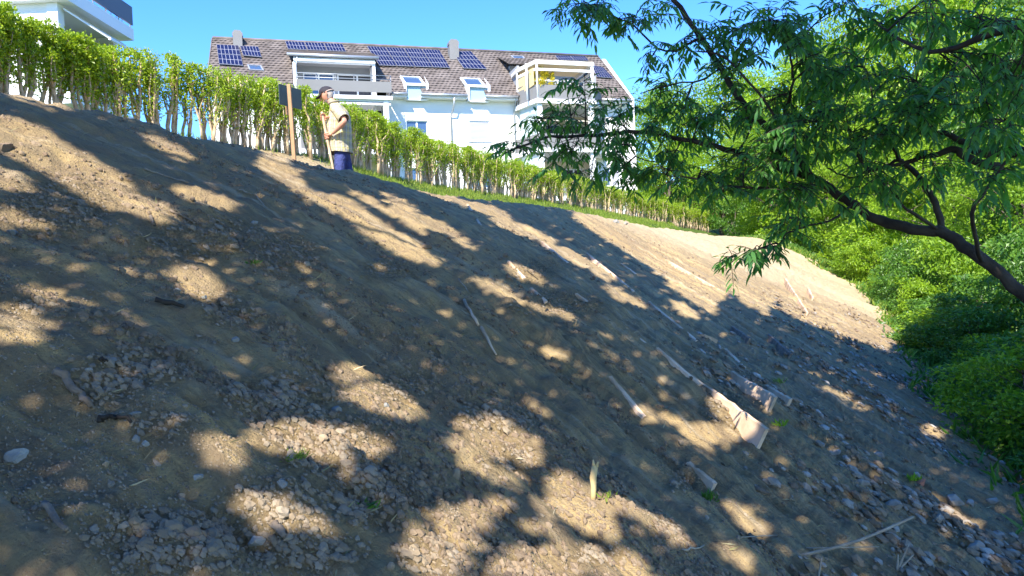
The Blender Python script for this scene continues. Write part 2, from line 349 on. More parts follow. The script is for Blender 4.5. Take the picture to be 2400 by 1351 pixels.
def make_soil():
    nt = soil.node_tree; N = nt.nodes; K = nt.links; b = N['Principled BSDF']; b.inputs['Roughness'].default_value = .95; b.inputs['Specular IOR Level'].default_value = .12
    uv = N.new('ShaderNodeUVMap'); uv.uv_map = 'UVMap'; tc = N.new('ShaderNodeTexCoord')
    def noise(vec, sc, det=6, rough=.6, mapscale=None):
        n = N.new('ShaderNodeTexNoise'); n.inputs['Scale'].default_value = sc; n.inputs['Detail'].default_value = det; n.inputs['Roughness'].default_value = rough
        if mapscale:
            mp = N.new('ShaderNodeMapping'); mp.inputs['Scale'].default_value = mapscale; K.new(vec, mp.inputs['Vector']); vec = mp.outputs[0]
        K.new(vec, n.inputs['Vector']); return n.outputs['Fac']
    def ramp(f_, p0, p1, c0=(0,0,0), c1=(1,1,1)):
        r = N.new('ShaderNodeValToRGB'); r.color_ramp.elements[0].position = p0; r.color_ramp.elements[1].position = p1
        r.color_ramp.elements[0].color = (*c0, 1); r.color_ramp.elements[1].color = (*c1, 1); K.new(f_, r.inputs['Fac']); return r.outputs['Color']
    def mix(f_, a, c):
        m = N.new('ShaderNodeMix'); m.data_type = 'RGBA'
        K.new(f_, m.inputs[0])
        for v, i in ((a, 6), (c, 7)):
            if isinstance(v, tuple): m.inputs[i].default_value = (*v, 1)
            else: K.new(v, m.inputs[i])
        return m.outputs[2]
    streak = noise(uv.outputs[0], 1, 7, .65, (6.5, .75, 1)); streak2 = noise(uv.outputs[0], 1, 8, .8, (22, 4.5, 1))
    big = noise(tc.outputs['Object'], .45, 5); fine = noise(tc.outputs['Object'], 55, 8, .75); mid = noise(tc.outputs['Object'], 7, 8, .7)
    tan = mix(ramp(big, .40, .62), (.53,.39,.195), (.39,.28,.14))
    tan = mix(ramp(streak, .44, .60), tan, (.29,.22,.13))
    tan = mix(ramp(streak2, .50, .62), tan, (.25,.185,.11))
    streak3 = noise(uv.outputs[0], 1, 6, .6, (9.5, .55, 1)); tan = mix(ramp(streak3, .54, .66), tan, (.47,.375,.24))
    ng = N.new('ShaderNodeMath'); ng.operation = 'MULTIPLY'; K.new(ramp(mid, .48, .62), ng.inputs[0]); ng.inputs[1].default_value = .55
    tan = mix(ng.outputs[0], tan, (.27,.20,.13))
    at1 = N.new('ShaderNodeAttribute'); at1.attribute_name = 'stony'; at2 = N.new('ShaderNodeAttribute'); at2.attribute_name = 'veg'
    sun_tint = N.new('ShaderNodeAttribute'); sun_tint.attribute_name = 'dry'  # the 'dry' mask marks where sunlight is painted in, not soil moisture
    gv = mix(ramp(fine, .40, .60), (.20,.145,.08), (.34,.255,.14))
    c = mix(at1.outputs['Fac'], tan, gv)
    fr = N.new('ShaderNodeMath'); fr.operation = 'MULTIPLY'; K.new(sun_tint.outputs['Fac'], fr.inputs[0]); fr.inputs[1].default_value = .8
    c = mix(fr.outputs[0], c, mix(ramp(mid, .4, .6), (.58,.455,.285), (.52,.40,.24)))  # paler mix puts the sunlit look of the far soil into its colour
    sp = ramp(fine, .62, .72); m2 = N.new('ShaderNodeMath'); m2.operation = 'MULTIPLY'; K.new(sp, m2.inputs[0]); m2.inputs[1].default_value = .35
    c = mix(m2.outputs[0], c, (.50,.43,.33))
    green = mix(ramp(mid, .4, .6), (.05,.085,.02), (.10,.16,.03))
    c = mix(at2.outputs['Fac'], c, green)
    K.new(c, b.inputs['Base Color'])
    vor = N.new('ShaderNodeTexVoronoi'); vor.inputs['Scale'].default_value = 34; K.new(tc.outputs['Object'], vor.inputs['Vector'])
    vor2 = N.new('ShaderNodeTexVoronoi'); vor2.inputs['Scale'].default_value = 90; K.new(tc.outputs['Object'], vor2.inputs['Vector'])
    def mathn(op, a, c):
        n = N.new('ShaderNodeMath'); n.operation = op
        for v, i in ((a, 0), (c, 1)):
            if isinstance(v, (int, float)): n.inputs[i].default_value = v
            else: K.new(v, n.inputs[i])
        return n.outputs[0]
    hgt = mathn('ADD', mathn('MULTIPLY', streak, .5), mathn('MULTIPLY', streak2, .35))
    hgt = mathn('ADD', hgt, mathn('MULTIPLY', fine, .9)); hgt = mathn('ADD', hgt, mathn('MULTIPLY', mid, .9))
    pv = mathn('SUBTRACT', .6, vor.outputs['Distance']); pv = mathn('MULTIPLY', pv, mathn('ADD', mathn('MULTIPLY', at1.outputs['Fac'], .8), .12))
    hgt = mathn('ADD', hgt, pv); hgt = mathn('ADD', hgt, mathn('MULTIPLY', mathn('SUBTRACT', .6, vor2.outputs['Distance']), .22))
    bp = N.new('ShaderNodeBump'); bp.inputs['Distance'].default_value = .035; bp.inputs['Strength'].default_value = .9
    K.new(hgt, bp.inputs['Height']); K.new(bp.outputs[0], b.inputs['Normal'])
make_soil()
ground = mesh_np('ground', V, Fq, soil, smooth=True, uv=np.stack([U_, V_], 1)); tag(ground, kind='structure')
sy = stony(V[:, 0], V[:, 1], V[:, 2]); b_ = bare(V[:, 0], V[:, 1]); s_, t_ = st(V[:, 0], V[:, 1])
at_ = ground.data.attributes.new('stony', 'FLOAT', 'POINT'); at_.data.foreach_set('value', (np.clip(sst(.3, .8, sy), 0, 1)*sst(14, 8, t_)).astype(np.float32))
at_ = ground.data.attributes.new('veg', 'FLOAT', 'POINT'); at_.data.foreach_set('value', (1-b_).astype(np.float32))
dry = sst(3.0, 7.5, t_+.35*(8-s_)+1.2*fbm(V[:, 0]*.5, V[:, 1]*.5, 71, 2))  # mask for painted sunlight: lightens the far soil
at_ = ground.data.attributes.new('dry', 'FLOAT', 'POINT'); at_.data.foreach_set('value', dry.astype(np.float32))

# ------------------------------------------------------------------ apartment house behind the hedge
def frame(P, az):
    d = Vector((math.sin(R_(az)), math.cos(R_(az)), 0)); o = Vector((d.y, -d.x, 0))
    P = Vector(P)
    T = lambda a, out, z: Vector((P.x, P.y, 0))+d*a+o*out+Vector((0, 0, z))
    def on(px_, py_, out=0.):           # place in the photo -> (a, z) on the upright plane that stands `out` before the wall
        r = ray(px_, py_); q = Vector((P.x, P.y, 0))+o*out; n = o
        t = q.dot(n)/r.dot(n); h = r*t; return (h-q).dot(d), h.z
    return T, on, d, o
T, on, fd, fo = frame((-3.3, 44.3, 0), 73.5)
house = empty('apartment_house', T(0, 0, 0), 'white three-storey apartment house with brown tiled roof and solar panels behind the hedge', 'house')
aL = on(492, 150)[0]; aR = on(1490, 340)[0]; zE = on(1100, 222, .6)[1]; zG = 1.2
aE0 = on(487, 150, .6)[0]-.1; aE1 = on(1477, 222, .6)[0]
OR = -4.2; zR = on(1000, 115, OR)[1]; DEP = -9.0
k_ = (zR-zE)/(OR-.6)          # height lost per metre outward is negative
def roofz(out): return zE+(out-.6)*k_
rn = (fo*(-k_)+Vector((0,0,1))).normalized()
def roofhit(px_, py_, lift=0):
    r = ray(px_, py_); q = T(0, .6, zE)+rn*lift; t = q.dot(rn)/r.dot(rn); h = r*t-T(0, 0, 0); return h.dot(fd), h.dot(fo), h.z
# walls: front with the openings cut as recessed bays, gables
def wallpanel(mb, T, a0, a1, z0, z1, holes, out=0, depth=.22, mi=0):
    """front wall built of blocks round rectangular holes (a0,a1,z0,z1)"""
    xs = sorted(set([a0, a1]+[h[0] for h in holes]+[h[1] for h in holes]))
    for i in range(len(xs)-1):
        x0, x1 = xs[i], xs[i+1]; cm = (x0+x1)/2; cuts = sorted([(h[2], h[3]) for h in holes if h[0] < cm < h[1]]); z = z0
        for c0, c1 in cuts:
            if c0 > z: mb.box(T, x0, x1, out-depth, out, z, c0, mi)
            z = max(z, c1)
        if z1 > z: mb.box(T, x0, x1, out-depth, out, z, z1, mi)
def rect(p0, p1, out=0):     # px rectangle -> a0,a1,z0,z1
    a, z = on(*p0, out); b, w = on(*p1, out); return (min(a, b), max(a, b), min(z, w), max(z, w))
w1 = rect((952, 282), (1004, 334)); w2 = rect((1099, 283), (1150, 333)); w3 = rect((1419, 393), (1455, 437))
w4 = (w1[0], w1[1], w1[2]-2.8, w1[3]-2.8); w5 = (w2[0], w2[1], w2[2]-2.8, w2[3]-2.8)
g1 = rect((951, 205), (998, 237)); g2 = rect((1098, 207), (1142, 241))      # window parts that break the eave
lA0 = on(700, 250)[0]; lA1 = on(912, 250)[0]; zS1 = on(800, 228, 1.5)[1]      # left bay
wall = MB()
bayL = (lA0, lA1, zS1-2.75, zE+2.6); bayL2 = (lA0, lA1, zG, zS1-2.95)
aB0 = on(1209, 240)[0]; aB1 = on(1400, 240, .2)[0]; bayR = (aB0+1.1, aB1, zG, zE+.9)
wallpanel(wall, T, aL, aR, zG, zE+.25, [w1, w2, w3, w4, w5, (g1[0], g1[1], g1[2], zE+.25), (g2[0], g2[1], g2[2], zE+.25), (lA0+.2, lA1-.1, zG, zE+.25), (aB0+.6, aB1-.2, zG, zE+.25)])
for a_, s1 in ((aL, 1), (aR, -1)):     # gable walls
    i0, i1 = (a_, a_+.25) if s1 > 0 else (a_-.25, a_)
    q = [(0-.225, zG), (0-.225, roofz(0)-.12), (OR, zR-.12), (DEP, roofz(.6)-.1), (DEP, zG)]
    wall.add([T(i0, o_, z_) for o_, z_ in q]+[T(i1, o_, z_) for o_, z_ in q], [(0,1,2,3,4), (9,8,7,6,5)]+[(i,(i+1)%5,5+(i+1)%5,5+i) for i in range(5)])
wall.box(T, aL+.25, aR-.25, DEP, DEP+.25, zG, zE)
wobj = wall.build('wall', M['render'], house)
# lower and upper loggia backs
lb = MB()
for z0, z1 in ((zG, zS1-2.95), (zS1-2.75, zS1-.3)): lb = MB(); lb.box(T, lA0, lA1, -1.5, -1.3, z0, z1); lb.box(T, lA0, lA0+.18, -1.32, -.25, z0, z1); lb.build('loggia_wall', M['cream'], house)
lb = MB(); lb.box(T, aB0+.4, aB1, -1.5, -1.3, zG, zE+1.0)
lb.build('loggia_wall', M['cream'], house)
# roof of wavy tile courses
def tilesheet(mb, T, a0, a1, o0, z0, o1, z1, course=.31, wave=.27, skip=None, th=.05):
    n = max(2, int(math.hypot(o1-o0, z1-z0)/course)); na = int((a1-a0)/wave*4)
    nrm = Vector((0, -(z1-z0), (o1-o0)));
    L_ = math.hypot(o1-o0, z1-z0); no = (z1-z0)/L_*1.0; nz_ = -(o1-o0)/L_
    if nz_ < 0: no, nz_ = -no, -nz_
    for i in range(n):
        f0, f1 = i/n, (i+1)/n
        vs = []
        for k in range(na+1):
            a = a0+(a1-a0)*k/na; w = .018*math.sin(2*math.pi*(k/4+ (i % 2)*.5)); stag = .02*((i*7+k//4*3) % 5-2)*.3
            for f_, lift in ((f0, th+w+stag), (f1, .012+w*.6)):
                vs.append(T(a, o0+(o1-o0)*f_+no*lift, z0+(z1-z0)*f_+nz_*lift))
            vs.append(T(a, o0+(o1-o0)*f0, z0+(z1-z0)*f0))
        fs = []
        for k in range(na):
            if skip and skip(a0+(a1-a0)*(k+.5)/na, (f0+f1)/2): continue
            p = 3*k; fs += [(p, p+3, p+4, p+1), (p+2, p+5, p+3, p)]
        mb.add(vs, fs)
rf = MB()
dA0 = on(672, 128, .3)[0]; dA1 = on(888, 136, .3)[0]      # dormer span
ftop = lambda out: (out-.6)/(OR-.6)
dor_out = -2.2
sw = [(on(937, 178, .1)[0], on(1003, 240, .1)[0]), (on(1077, 180, .1)[0], on(1152, 240, .1)[0])]
def skip(a, f_):
    if dA0+.25 < a < dA1-.2 and f_ < ftop(dor_out): return True
    if aB0+.15 < a < aB1+.1 and f_ < ftop(-2.0): return True
    for x0, x1 in sw:
        if x0+.3 < a < x1-.45 and f_ < .33: return True
    return False
tilesheet(rf, T, aE0, aE1, .6, zE, OR, zR, skip=skip)
rf.add([T(aE0, OR, zR), T(aE1, OR, zR), T(aE1, DEP-.5, zE-.2), T(aE0, DEP-.5, zE-.2)], [(0,1,2,3)])
roof = rf.build('roof', M['tile'], house)
rt = MB(); rt.tube([T(aE0, OR, zR+.04), T(aE1, OR, zR+.04)], .11, 8); rt.build('ridge_tile', M['tile'], house)
# verge boards, soffit, gutter pieces
for a_ in (aE0-.03, aE1+.03):
    vb = MB(); vb.bar(T(a_, .62, zE-.06), T(a_, OR, zR-.06), .05, .22); vb.build('verge_board', M['tile'], house)
segs = [(aE0, dA0), (on(917, 217, .6)[0], sw[0][0]+.32), (sw[0][1]-.5, sw[1][0]+.32), (sw[1][1]-.5, aB0-.05), (aB1+.1, aE1)]
segs = [(aE0, lA0-.1)]+segs[1:]
for x0, x1 in segs:
    gt = MB(); gt.tube([T(x0, .68, zE-.08), T(x1, .68, zE-.08)], .085, 8); gt.build('gutter', M['zinc'], house)
    so = MB(); so.box(T, x0, x1, .003, .6, zE-.24, zE-.14); so.build('soffit', M['white'], house)
dp = MB(); ad = on(1057, 300)[0]
dp.tube([T(ad+.15, .66, zE-.12), T(ad+.12, .5, zE-.7), T(ad, .09, zE-1.2), T(ad, .09, zG)], .05, 8); dp.build('downpipe', M['zinc'], house)
dp = MB(); ad = on(1204, 260)[0]; dp.tube([T(ad, .66, zE-.12), T(ad, .25, zE-.5), T(ad, .09, zE-.8), T(ad, .09, zG)], .05, 8); dp.build('downpipe', M['zinc'], house)
# windows of the front wall
def window(r, out=-.12, kind='glass', mull=True, parent=house):
    a0, a1, z0, z1 = r; f_ = MB(); w = .06
    f_.box(T, a0, a1, out-.05, out, z0, z0+w); f_.box(T, a0, a1, out-.05, out, z1-w, z1)
    f_.box(T, a0, a0+w, out-.05, out, z0+w, z1-w); f_.box(T, a1-w, a1, out-.05, out, z0+w, z1-w)
    if mull: m_ = (a0+a1)/2; f_.box(T, m_-.05, m_+.05, out-.05, out, z0+w, z1-w)
    fr = f_.build('window', M['white'], parent)
    p_ = MB()
    if kind == 'blind':
        n = max(4, int((z1-z0-2*w)/.07))
        for i in range(n):
            za = z0+w+(z1-z0-2*w)*i/n; zb = z0+w+(z1-z0-2*w)*(i+1)/n
            p_.add([T(a0+w, out-.01, za), T(a1-w, out-.01, za), T(a1-w, out-.035, zb), T(a0+w, out-.035, zb)], [(0,1,2,3)])
        p_.build('blind', M['blind'], fr)
    else:
        p_.box(T, a0+w, a1-w, out-.04, out-.02, z0+w, z1-w); p_.build('pane', M['glass'], fr)
        c_ = MB()
        for s1 in (0, 1):     # curtains drawn to the sides
            b0 = a1-w-.28 if s1 else a0+w; n = 10
            c_.add([T(b0+.28*k/n, out-.16-.025*(k % 2), z) for k in range(n+1) for z in (z0, z1)], [(2*k, 2*k+2, 2*k+3, 2*k+1) for k in range(n)])
        c_.build('curtain', M['white'], fr)
    si = MB(); si.box(T, a0-.06, a1+.06, out-.05, .05, z0-.05, z0-.005); si.build('sill', M['zinc'], fr)
    return fr
window(w1); window(w2, -.05, 'blind', False); window(w4); window(w5); 
wi3 = (w3[0], w3[0]+(w3[1]-w3[0])*.38, w3[2], w3[3]); window(wi3, -.12, 'glass', False); window((wi3[1]+.01, w3[1], w3[2], w3[3]), -.05, 'blind', False)
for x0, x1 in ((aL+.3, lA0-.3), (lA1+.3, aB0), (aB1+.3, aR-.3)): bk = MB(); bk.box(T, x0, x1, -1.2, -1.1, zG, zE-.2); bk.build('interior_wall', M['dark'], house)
# the two windows that run from the roof down through the eave
for gi, ((tl, tr, br, bl), gg) in enumerate(((((937,178),(984,180),(997,198),(949,196)), g1), (((1078,182),(1124,184),(1139,202),(1092,200)), g2))):
    qs = [roofhit(*c, .12) for c in (tl, tr, br, bl)]
    P4 = [T(*q) for q in qs]; dn = rn*.12
    f_ = MB(); cen = sum(P4, Vector())/4
    inner = [p+(cen-p)*.16 for p in P4]
    for i in range(4):
        j = (i+1) % 4; f_.hexa([P4[i]-dn, P4[j]-dn, inner[j]-dn, inner[i]-dn, P4[i], P4[j], inner[j], inner[i]])
    # cheeks and frame of the lower, upright part
    a0, a1, z0, z1 = gg; zt = min(qs[2][2], qs[3][2])-.03; ot = .30
    f_.box(T, a0-.13, a0, -.2, ot, z0, zt); f_.box(T, a1, a1+.13, -.2, ot, z0, zt)
    f_.box(T, a0, a1, .2, ot, zt-.14, zt-.002); f_.box(T, a0, a1, .1, ot+.04, z0-.05, z0+.02)
    for (x0, x1) in ((a0-.14, a0-.135), (a1+.135, a1+.14)):
        f_.hexa([T(x0, .31, z0+.2), T(x1, .31, z0+.2), T(x1, -1.0, zt), T(x0, -1.0, zt), T(x0, .31, zt), T(x1, .31, zt), T(x1, -1.0, roofz(-1.0)+.1), T(x0, -1.0, roofz(-1.0)+.1)])
    fr = f_.build('roof_window', M['white'], house)
    p_ = MB(); p_.add([p-dn*.5 for p in inner], [(0,1,2,3)]); p_.build('pane', M['glass'], fr)
    p_ = MB(); p_.box(T, a0, a1, .12, .15, z0+.02, zt-.142); p_.build('lower_blind', M['ltblind'], fr)
# small roof windows
for c4 in (((579,151),(612,153),(619,165),(584,163)), ((1197,130),(1226,131),(1233,140),(1206,139))):
    P4 = [T(*roofhit(*c, .1)) for c in c4]; cen = sum(P4, Vector())/4; inner = [p+(cen-p)*.2 for p in P4]; dn = rn*.1
    f_ = MB()
    for i in range(4):
        j = (i+1) % 4; f_.hexa([P4[i]-dn, P4[j]-dn, inner[j]-dn, inner[i]-dn, P4[i], P4[j], inner[j], inner[i]])
    fr = f_.build('skylight', M['zinc'], house); p_ = MB(); p_.add([p-dn*.4 for p in inner], [(0,1,2,3)]); p_.build('pane', M['glass'], fr)
# solar panels
def modules(c4, nx_, ny_, cx=6, cy=2, lift=.16, only=None):
    q = [Vector(roofhit(*c, lift)) for c in c4]      # tl tr br bl in (a,out,z)
    def P(u, v): return (q[0]*(1-u)+q[1]*u)*(1-v)+(q[3]*(1-u)+q[2]*u)*v
    for i in range(nx_):
        for j in range(ny_):
            if only and not only(i, j): continue
            u0, u1, v0, v1 = i/nx_, (i+1)/nx_, j/ny_, (j+1)/ny_; g = .012/nx_*2; h = .012/ny_*2
            cs = [P(u0+g, v0+h), P(u1-g, v0+h), P(u1-g, v1-h), P(u0+g, v1-h)]
            W4 = [T(*c) for c in cs]; dn = rn*.04
            m_ = MB(); m_.hexa([w-dn for w in W4]+W4, 0); top = []
            for a in range(cx):
                for b in range(cy):
                    e = .05; f_ = .035
                    uu = [(a+e)/cx, (a+1-e)/cx]; vv = [(b+f_)/cy, (b+1-f_)/cy]
                    def Q(u, v): return (W4[0]*(1-u)+W4[1]*u)*(1-v)+(W4[3]*(1-u)+W4[2]*u)*v+rn*.004
                    m_.add([Q(uu[0], vv[0]), Q(uu[1], vv[0]), Q(uu[1], vv[1]), Q(uu[0], vv[1])], [(0,1,2,3)], 1)
            m_.build('solar_panel', [M['alu'], M['cell']], house)
modules(((506,104),(560,106),(571,154),(512,150)), 1, 2)
modules(((561,107),(606,109),(614,134),(569,130)), 1, 1)
modules(((667,96),(803,103),(812,121),(674,115)), 3, 1, 6, 2)
modules(((859,108),(1030,117),(1056,159),(888,153)), 4, 2, 6, 2)
modules(((1058,120),(1104,120),(1143,162),(1086,160)), 1, 2, 6, 2)
modules(((1300,130),(1371,132),(1381,142),(1310,141)), 2, 1, 6, 2)
modules(((1386,152),(1414,158),(1438,183),(1398,180)), 1, 2, 6, 3)
# chimneys
for cx, cy, wpx in ((558, 106, 18), (1063, 136, 22)):
    a, o_, z_ = roofhit(cx, cy); h = MB(); w = .26 if cx < 800 else .30; top = on(cx, 88 if cx < 800 else 108, o_)[1]
    h.box(T, a-w, a+w, o_-.3, o_+.3, z_-.5, top); ch = h.build('chimney', M['grey'], roof)
    c_ = MB(); c_.add([T(a+x, o_+y, z) for y in (-.3, .3) for x, z in ((-w-.03, top), (w+.03, top), (w+.03, top+.18), (w*.6, top+.34), (-w*.6, top+.34), (-w-.03, top+.18))],
        [(0,1,2,3,4,5), (11,10,9,8,7,6)]+[(i,(i+1)%6,6+(i+1)%6,6+i) for i in range(6)]); c_.build('chimney_cap', M['grey'], ch)
# left dormer with its balcony
zd = on(780, 131, .1)[1]
dr = MB(); tilesheet(dr, T, dA0, dA1, .15, zd+.02, -3.1, roofz(-3.1)+.12); dr.build('dormer_roof', M['tile'], house)
g_ = MB(); g_.tube([T(dA0, .22, zd-.05), T(dA1, .22, zd-.05)], .09, 8); g_.build('gutter', M['zinc'], house)
g_ = MB(); g_.tube([T(lA0+.05, .2, zd-.1), T(lA0-.05, .05, zd-.6), T(lA0-.05, .02, zd-2.0), T(lA0+.15, .3, zd-2.3)], .045, 8); g_.build('downpipe', M['zinc'], house)
hd = MB(); hd.box(T, dA0+.35, dA1-.2, -.1, .05, zd-.42, zd-.12); hd.box(T, dA0+.35, dA1-.2, .055, .16, zd-.36, zd-.26); hd.build('lintel', M['white'], house)
for x0, x1 in ((dA0+.3, dA0+.45), (dA1-.35, dA1-.2)):
    q = [(0.04, zE-.9), (0.04, zd-.42), (-3.0, zd-.02), (-3.0, zE-.9)]
    ck = MB(); ck.add([T(x0, o_, z_) for o_, z_ in q]+[T(x1, o_, z_) for o_, z_ in q], [(0,1,2,3), (7,6,5,4)]+[(i,(i+1)%4,4+(i+1)%4,4+i) for i in range(4)]); ck.build('dormer_cheek', M['white'], house)

dw = MB(); dw.box(T, dA0+.45, dA1-.35, -1.6, -1.5, zS1, zd-.1); dw.box(T, dA0+.45, dA1-.35, -1.5, -.1, zd-.2, zd-.14); dw.build('dormer_wall', M['greywall'], house)
dA = (dA0+.7, dA0+2.2, zS1+.1, zd-.65)
def door(a0, a1, z0, z1, out, m='glass'):
    f_ = MB(); w = .07
    f_.box(T, a0, a1, out, out+.06, z1-w, z1); f_.box(T, a0, a0+w, out, out+.06, z0, z1-w); f_.box(T, a1-w, a1, out, out+.06, z0, z1-w)
    mm = (a0+a1)/2; f_.box(T, mm-.05, mm+.05, out, out+.06, z0, z1-w)
    fr = f_.build('balcony_door', M['white'], house); p_ = MB(); p_.box(T, a0+w, a1-w, out+.01, out+.03, z0, z1-w); p_.build('pane', M[m], fr)
door(lA0+.35, lA0+2.1, zS1+.05, zS1+2.05, -1.5); door(lA0+2.3, lA0+4.6, zS1+.05, zS1+2.05, -1.5, 'dark')
OB = 1.6
def onz(px_, py_, z):            # sight line meets the level plane z -> (a, out)
    r = ray(px_, py_); h = r*(z/r.z)-T(0, 0, 0); return h.dot(fd), h.dot(fo)
pa0, pzt = on(697, 185, OB); pa1, _ = on(917, 186, OB); pzb = on(800, 214, OB)[1]
pp = MB(); pp.box(T, pa0, pa1, OB-.05, OB, pzb, pzt); pp.box(T, pa0-.04, pa0, .35, OB-.05, pzb, pzt); pp.box(T, pa1-.04, pa1, .05, OB-.06, pzb, pzt); pp.build('parapet', M['grey'], house)
rl = MB(); zr = on(800, 174, OB)[1]
for zz in (zr, zr-.22):
    rl.tube([T(pa0-.02, .3, zz), T(pa0-.02, OB-.03, zz), T(pa1-.03, OB-.03, zz), T(pa1-.03, .1, zz)], .022, 6)
for i in range(6): a = pa0+(pa1-pa0)*i/5-.02*(i > 0); rl.tube([T(a, OB-.08, pzb), T(a, OB-.08, zr)], .018, 6)
rl.build('railing', M['zinc'], house)
sl = MB(); s0, zs_t = on(716, 220, OB+.05); s1_, zs_b = on(917, 234, OB+.05); sl.box(T, pa0+.1, pa1+.02, -1.29, OB+.05, zs_b, zs_t); sl.build('balcony_slab', M['white'], house)
bx_ = MB(); bx_.box(T, lA0+.6, lA1-.1, OB-.35, OB-.1, zs_b-.28, zs_b-.16); bx_.box(T, lA0+.6, lA1-.1, OB-.3, OB-.12, zs_b-.10, zs_b-.003); bx_.build('awning_box', M['white'], house)
cl = MB(); ca = on(906, 270, OB-.1)[0]; cl.box(T, ca-.14, ca+.14, OB-.35, OB-.08, zG, zs_b); cl.build('column', M['white'], house)
gp = MB()
for i in range(4): gp.box(T, ca-.03, ca, -.6+i*.46, -.6+i*.46+.44, zs_b-2.6, zs_b-.02)
gp.build('side_glazing', M['pglass'], house)
lp = MB(); lp.box(T, lA0, pa1, OB-.05, OB, zs_b-2.75, zs_b-1.75); lp.build('parapet', M['grey'], house)
ls = MB(); ls.box(T, lA0-.1, pa1+.02, -1.29, OB+.05, zs_b-3.05, zs_b-2.8); ls.build('balcony_slab', M['white'], house)
door(lA0+.5, lA1-.5, zs_b-2.7, zs_b-.5, -1.3)
# right-hand bay: three storeys of balcony with a slanted left side
zp1 = on(1206, 217, .3)[1]; c0 = onz(1206, 217, zp1); c1 = onz(1257, 198, zp1); c2 = onz(1384, 202, zp1)
OUT = c1[1]; bay = [(aB0-.1, .003), (aB0, .3), (c1[0], OUT), (on(1392, 200, OUT)[0], OUT), (on(1400, 200, .3)[0]+.5, .003)]
def ring(poly, w):           # inner copy of the outline
    return [(poly[0][0]+w, poly[0][1]), (poly[1][0]+w, poly[1][1]), (poly[2][0]+w*.6, poly[2][1]-w), (poly[3][0]-w*.6, poly[3][1]-w), (poly[4][0]-w, poly[4][1])]
def walls(mb, poly, w, z0, z1, mi=0, sides=(0,1,2,3)):
    inn = ring(poly, w)
    for i in sides: mb.prism(T, [poly[i], poly[i+1], inn[i+1], inn[i]], z0, z1, mi)
zpb = on(1257, 231, OUT)[1]; zsb = on(1300, 243, OUT)[1]; zpt = on(1257, 198, OUT)[1]
H3 = 2.85
big = [(p[0]+(-.08 if i < 3 else .08), p[1]+(.08 if 1 < i < 4 else 0)) for i, p in enumerate(bay)]
for lv in range(3):
    dz = -lv*H3 if lv < 2 else -2*H3
    w_ = MB(); walls(w_, bay, .06, zpb+dz, zpt+dz); w_.build('parapet', M['grey'], house)
    w_ = MB(); w_.prism(T, big, zsb+dz, zpb-.02+dz); w_.prism(T, [(p[0], p[1]) for p in [big[0], big[-1], (big[-1][0], -1.28), (big[0][0]+.7, -1.28)]][::-1], zsb+dz+.01, zpb-.03+dz); w_.build('balcony_slab', M['white'], house)
    if lv: 
        for (a, b) in (bay[2], bay[3]):
            c_ = MB(); s = 1 if a == bay[2][0] else -1; c_.prism(T, [(a+.05*s, b-.05), (a+.33*s, b-.05), (a+.33*s, b-.33), (a+.05*s, b-.33)], zpt+dz, zsb+dz+H3); c_.build('column', M['white'], house)
        c_ = MB(); walls(c_, ring(bay, .12), .03, zpt+dz, zsb+dz+H3, sides=(1,)); c_.build('side_glazing', M['pglass'], house)
    door(aB0+1.3, aB0+3.3, zpb+dz+.02, zpb+dz+2.1, -1.3); door(aB0+3.5, aB1-.6, zpb+dz+.02, zpb+dz+2.1, -1.3, 'dark')
aw = MB(); fz1 = zsb-.25; a_l, a_r = bay[2][0]+.5, bay[3][0]-.4
aw.add([T(a_l, -.4, fz1-.02), T(a_r, -.4, fz1-.02), T(a_r, OUT-.1, fz1-.75), T(a_l, OUT-.1, fz1-.75), T(a_l, -.4, fz1), T(a_r, -.4, fz1), T(a_r, OUT-.1, fz1-.73), T(a_l, OUT-.1, fz1-.73)], [(0,1,2,3), (7,6,5,4), (0,4,5,1), (2,6,7,3), (1,5,6,2), (3,7,4,0)])
aw.build('awning', M['fabric'], house)
rr = MB(); ra = on(1300, 193, OUT)[1]
rr.tube([T(bay[1][0]+.02, .3, zpt+.22), T(bay[2][0]+.03, OUT-.04, zpt+.22), T(bay[3][0], OUT-.04, zpt+.22), T(bay[4][0]-.1, .3, zpt+.22)], .025, 6)
for i in range(7): a = bay[1][0]+(bay[2][0]-bay[1][0])*i/6; b = .3+(OUT-.3)*i/6-.02; rr.tube([T(a+.05, b, zpt-.1), T(a+.05, b, zpt+.22)], .015, 6)
for i in range(1, 7): a = bay[2][0]+(bay[3][0]-bay[2][0])*i/6; rr.tube([T(a, OUT-.09, zpt-.1), T(a, OUT-.09, zpt+.22)], .015, 6)
rr.build('railing', M['zinc'], house)
# pergola awning on the top balcony
zt1 = on(1260, 146, OUT)[1]; tp = MB(); e = .12
fr_ = [(bay[1][0]+.1, -.9), (bay[1][0]+.05, .3), (bay[2][0], OUT), (bay[3][0], OUT), (bay[3][0]+.1, -.9)]
for i in range(4):
    p, q = fr_[i], fr_[i+1]
    tp.bar(T(*p, zt1), T(*q, zt1), .12, .2); 
    if i: tp.bar(T(*p, zt1-.42), T(*q, zt1-.42), .1, .14)
for (a, b) in (fr_[1], (fr_[2][0]-.45, OUT-.4), (fr_[2][0]+.07, OUT-.03), (fr_[3][0]-.12, OUT-.03), (fr_[3][0]-.04, OUT-.03)): tp.tube([T(a, b, zpb), T(a, b, zt1)], .06, 6)
tp.build('awning_frame', M['white'], house)
sf = MB(); sf.prism(T, [fr_[0], fr_[1], fr_[2], fr_[3], fr_[4]], zt1+.12, zt1+.15); sf.build('awning', M['fabric'], house)
sf = MB(); p, q = fr_[1], fr_[2]; sf.add([T(p[0], p[1], zpt-.25), T(q[0]-.1, q[1]-.1, zpt-.0), T(q[0]-.1, q[1]-.1, zt1-.3), T(p[0], p[1], zt1-.3)], [(0,1,2,3)]); sf.build('side_screen', M['yfabric'], house)
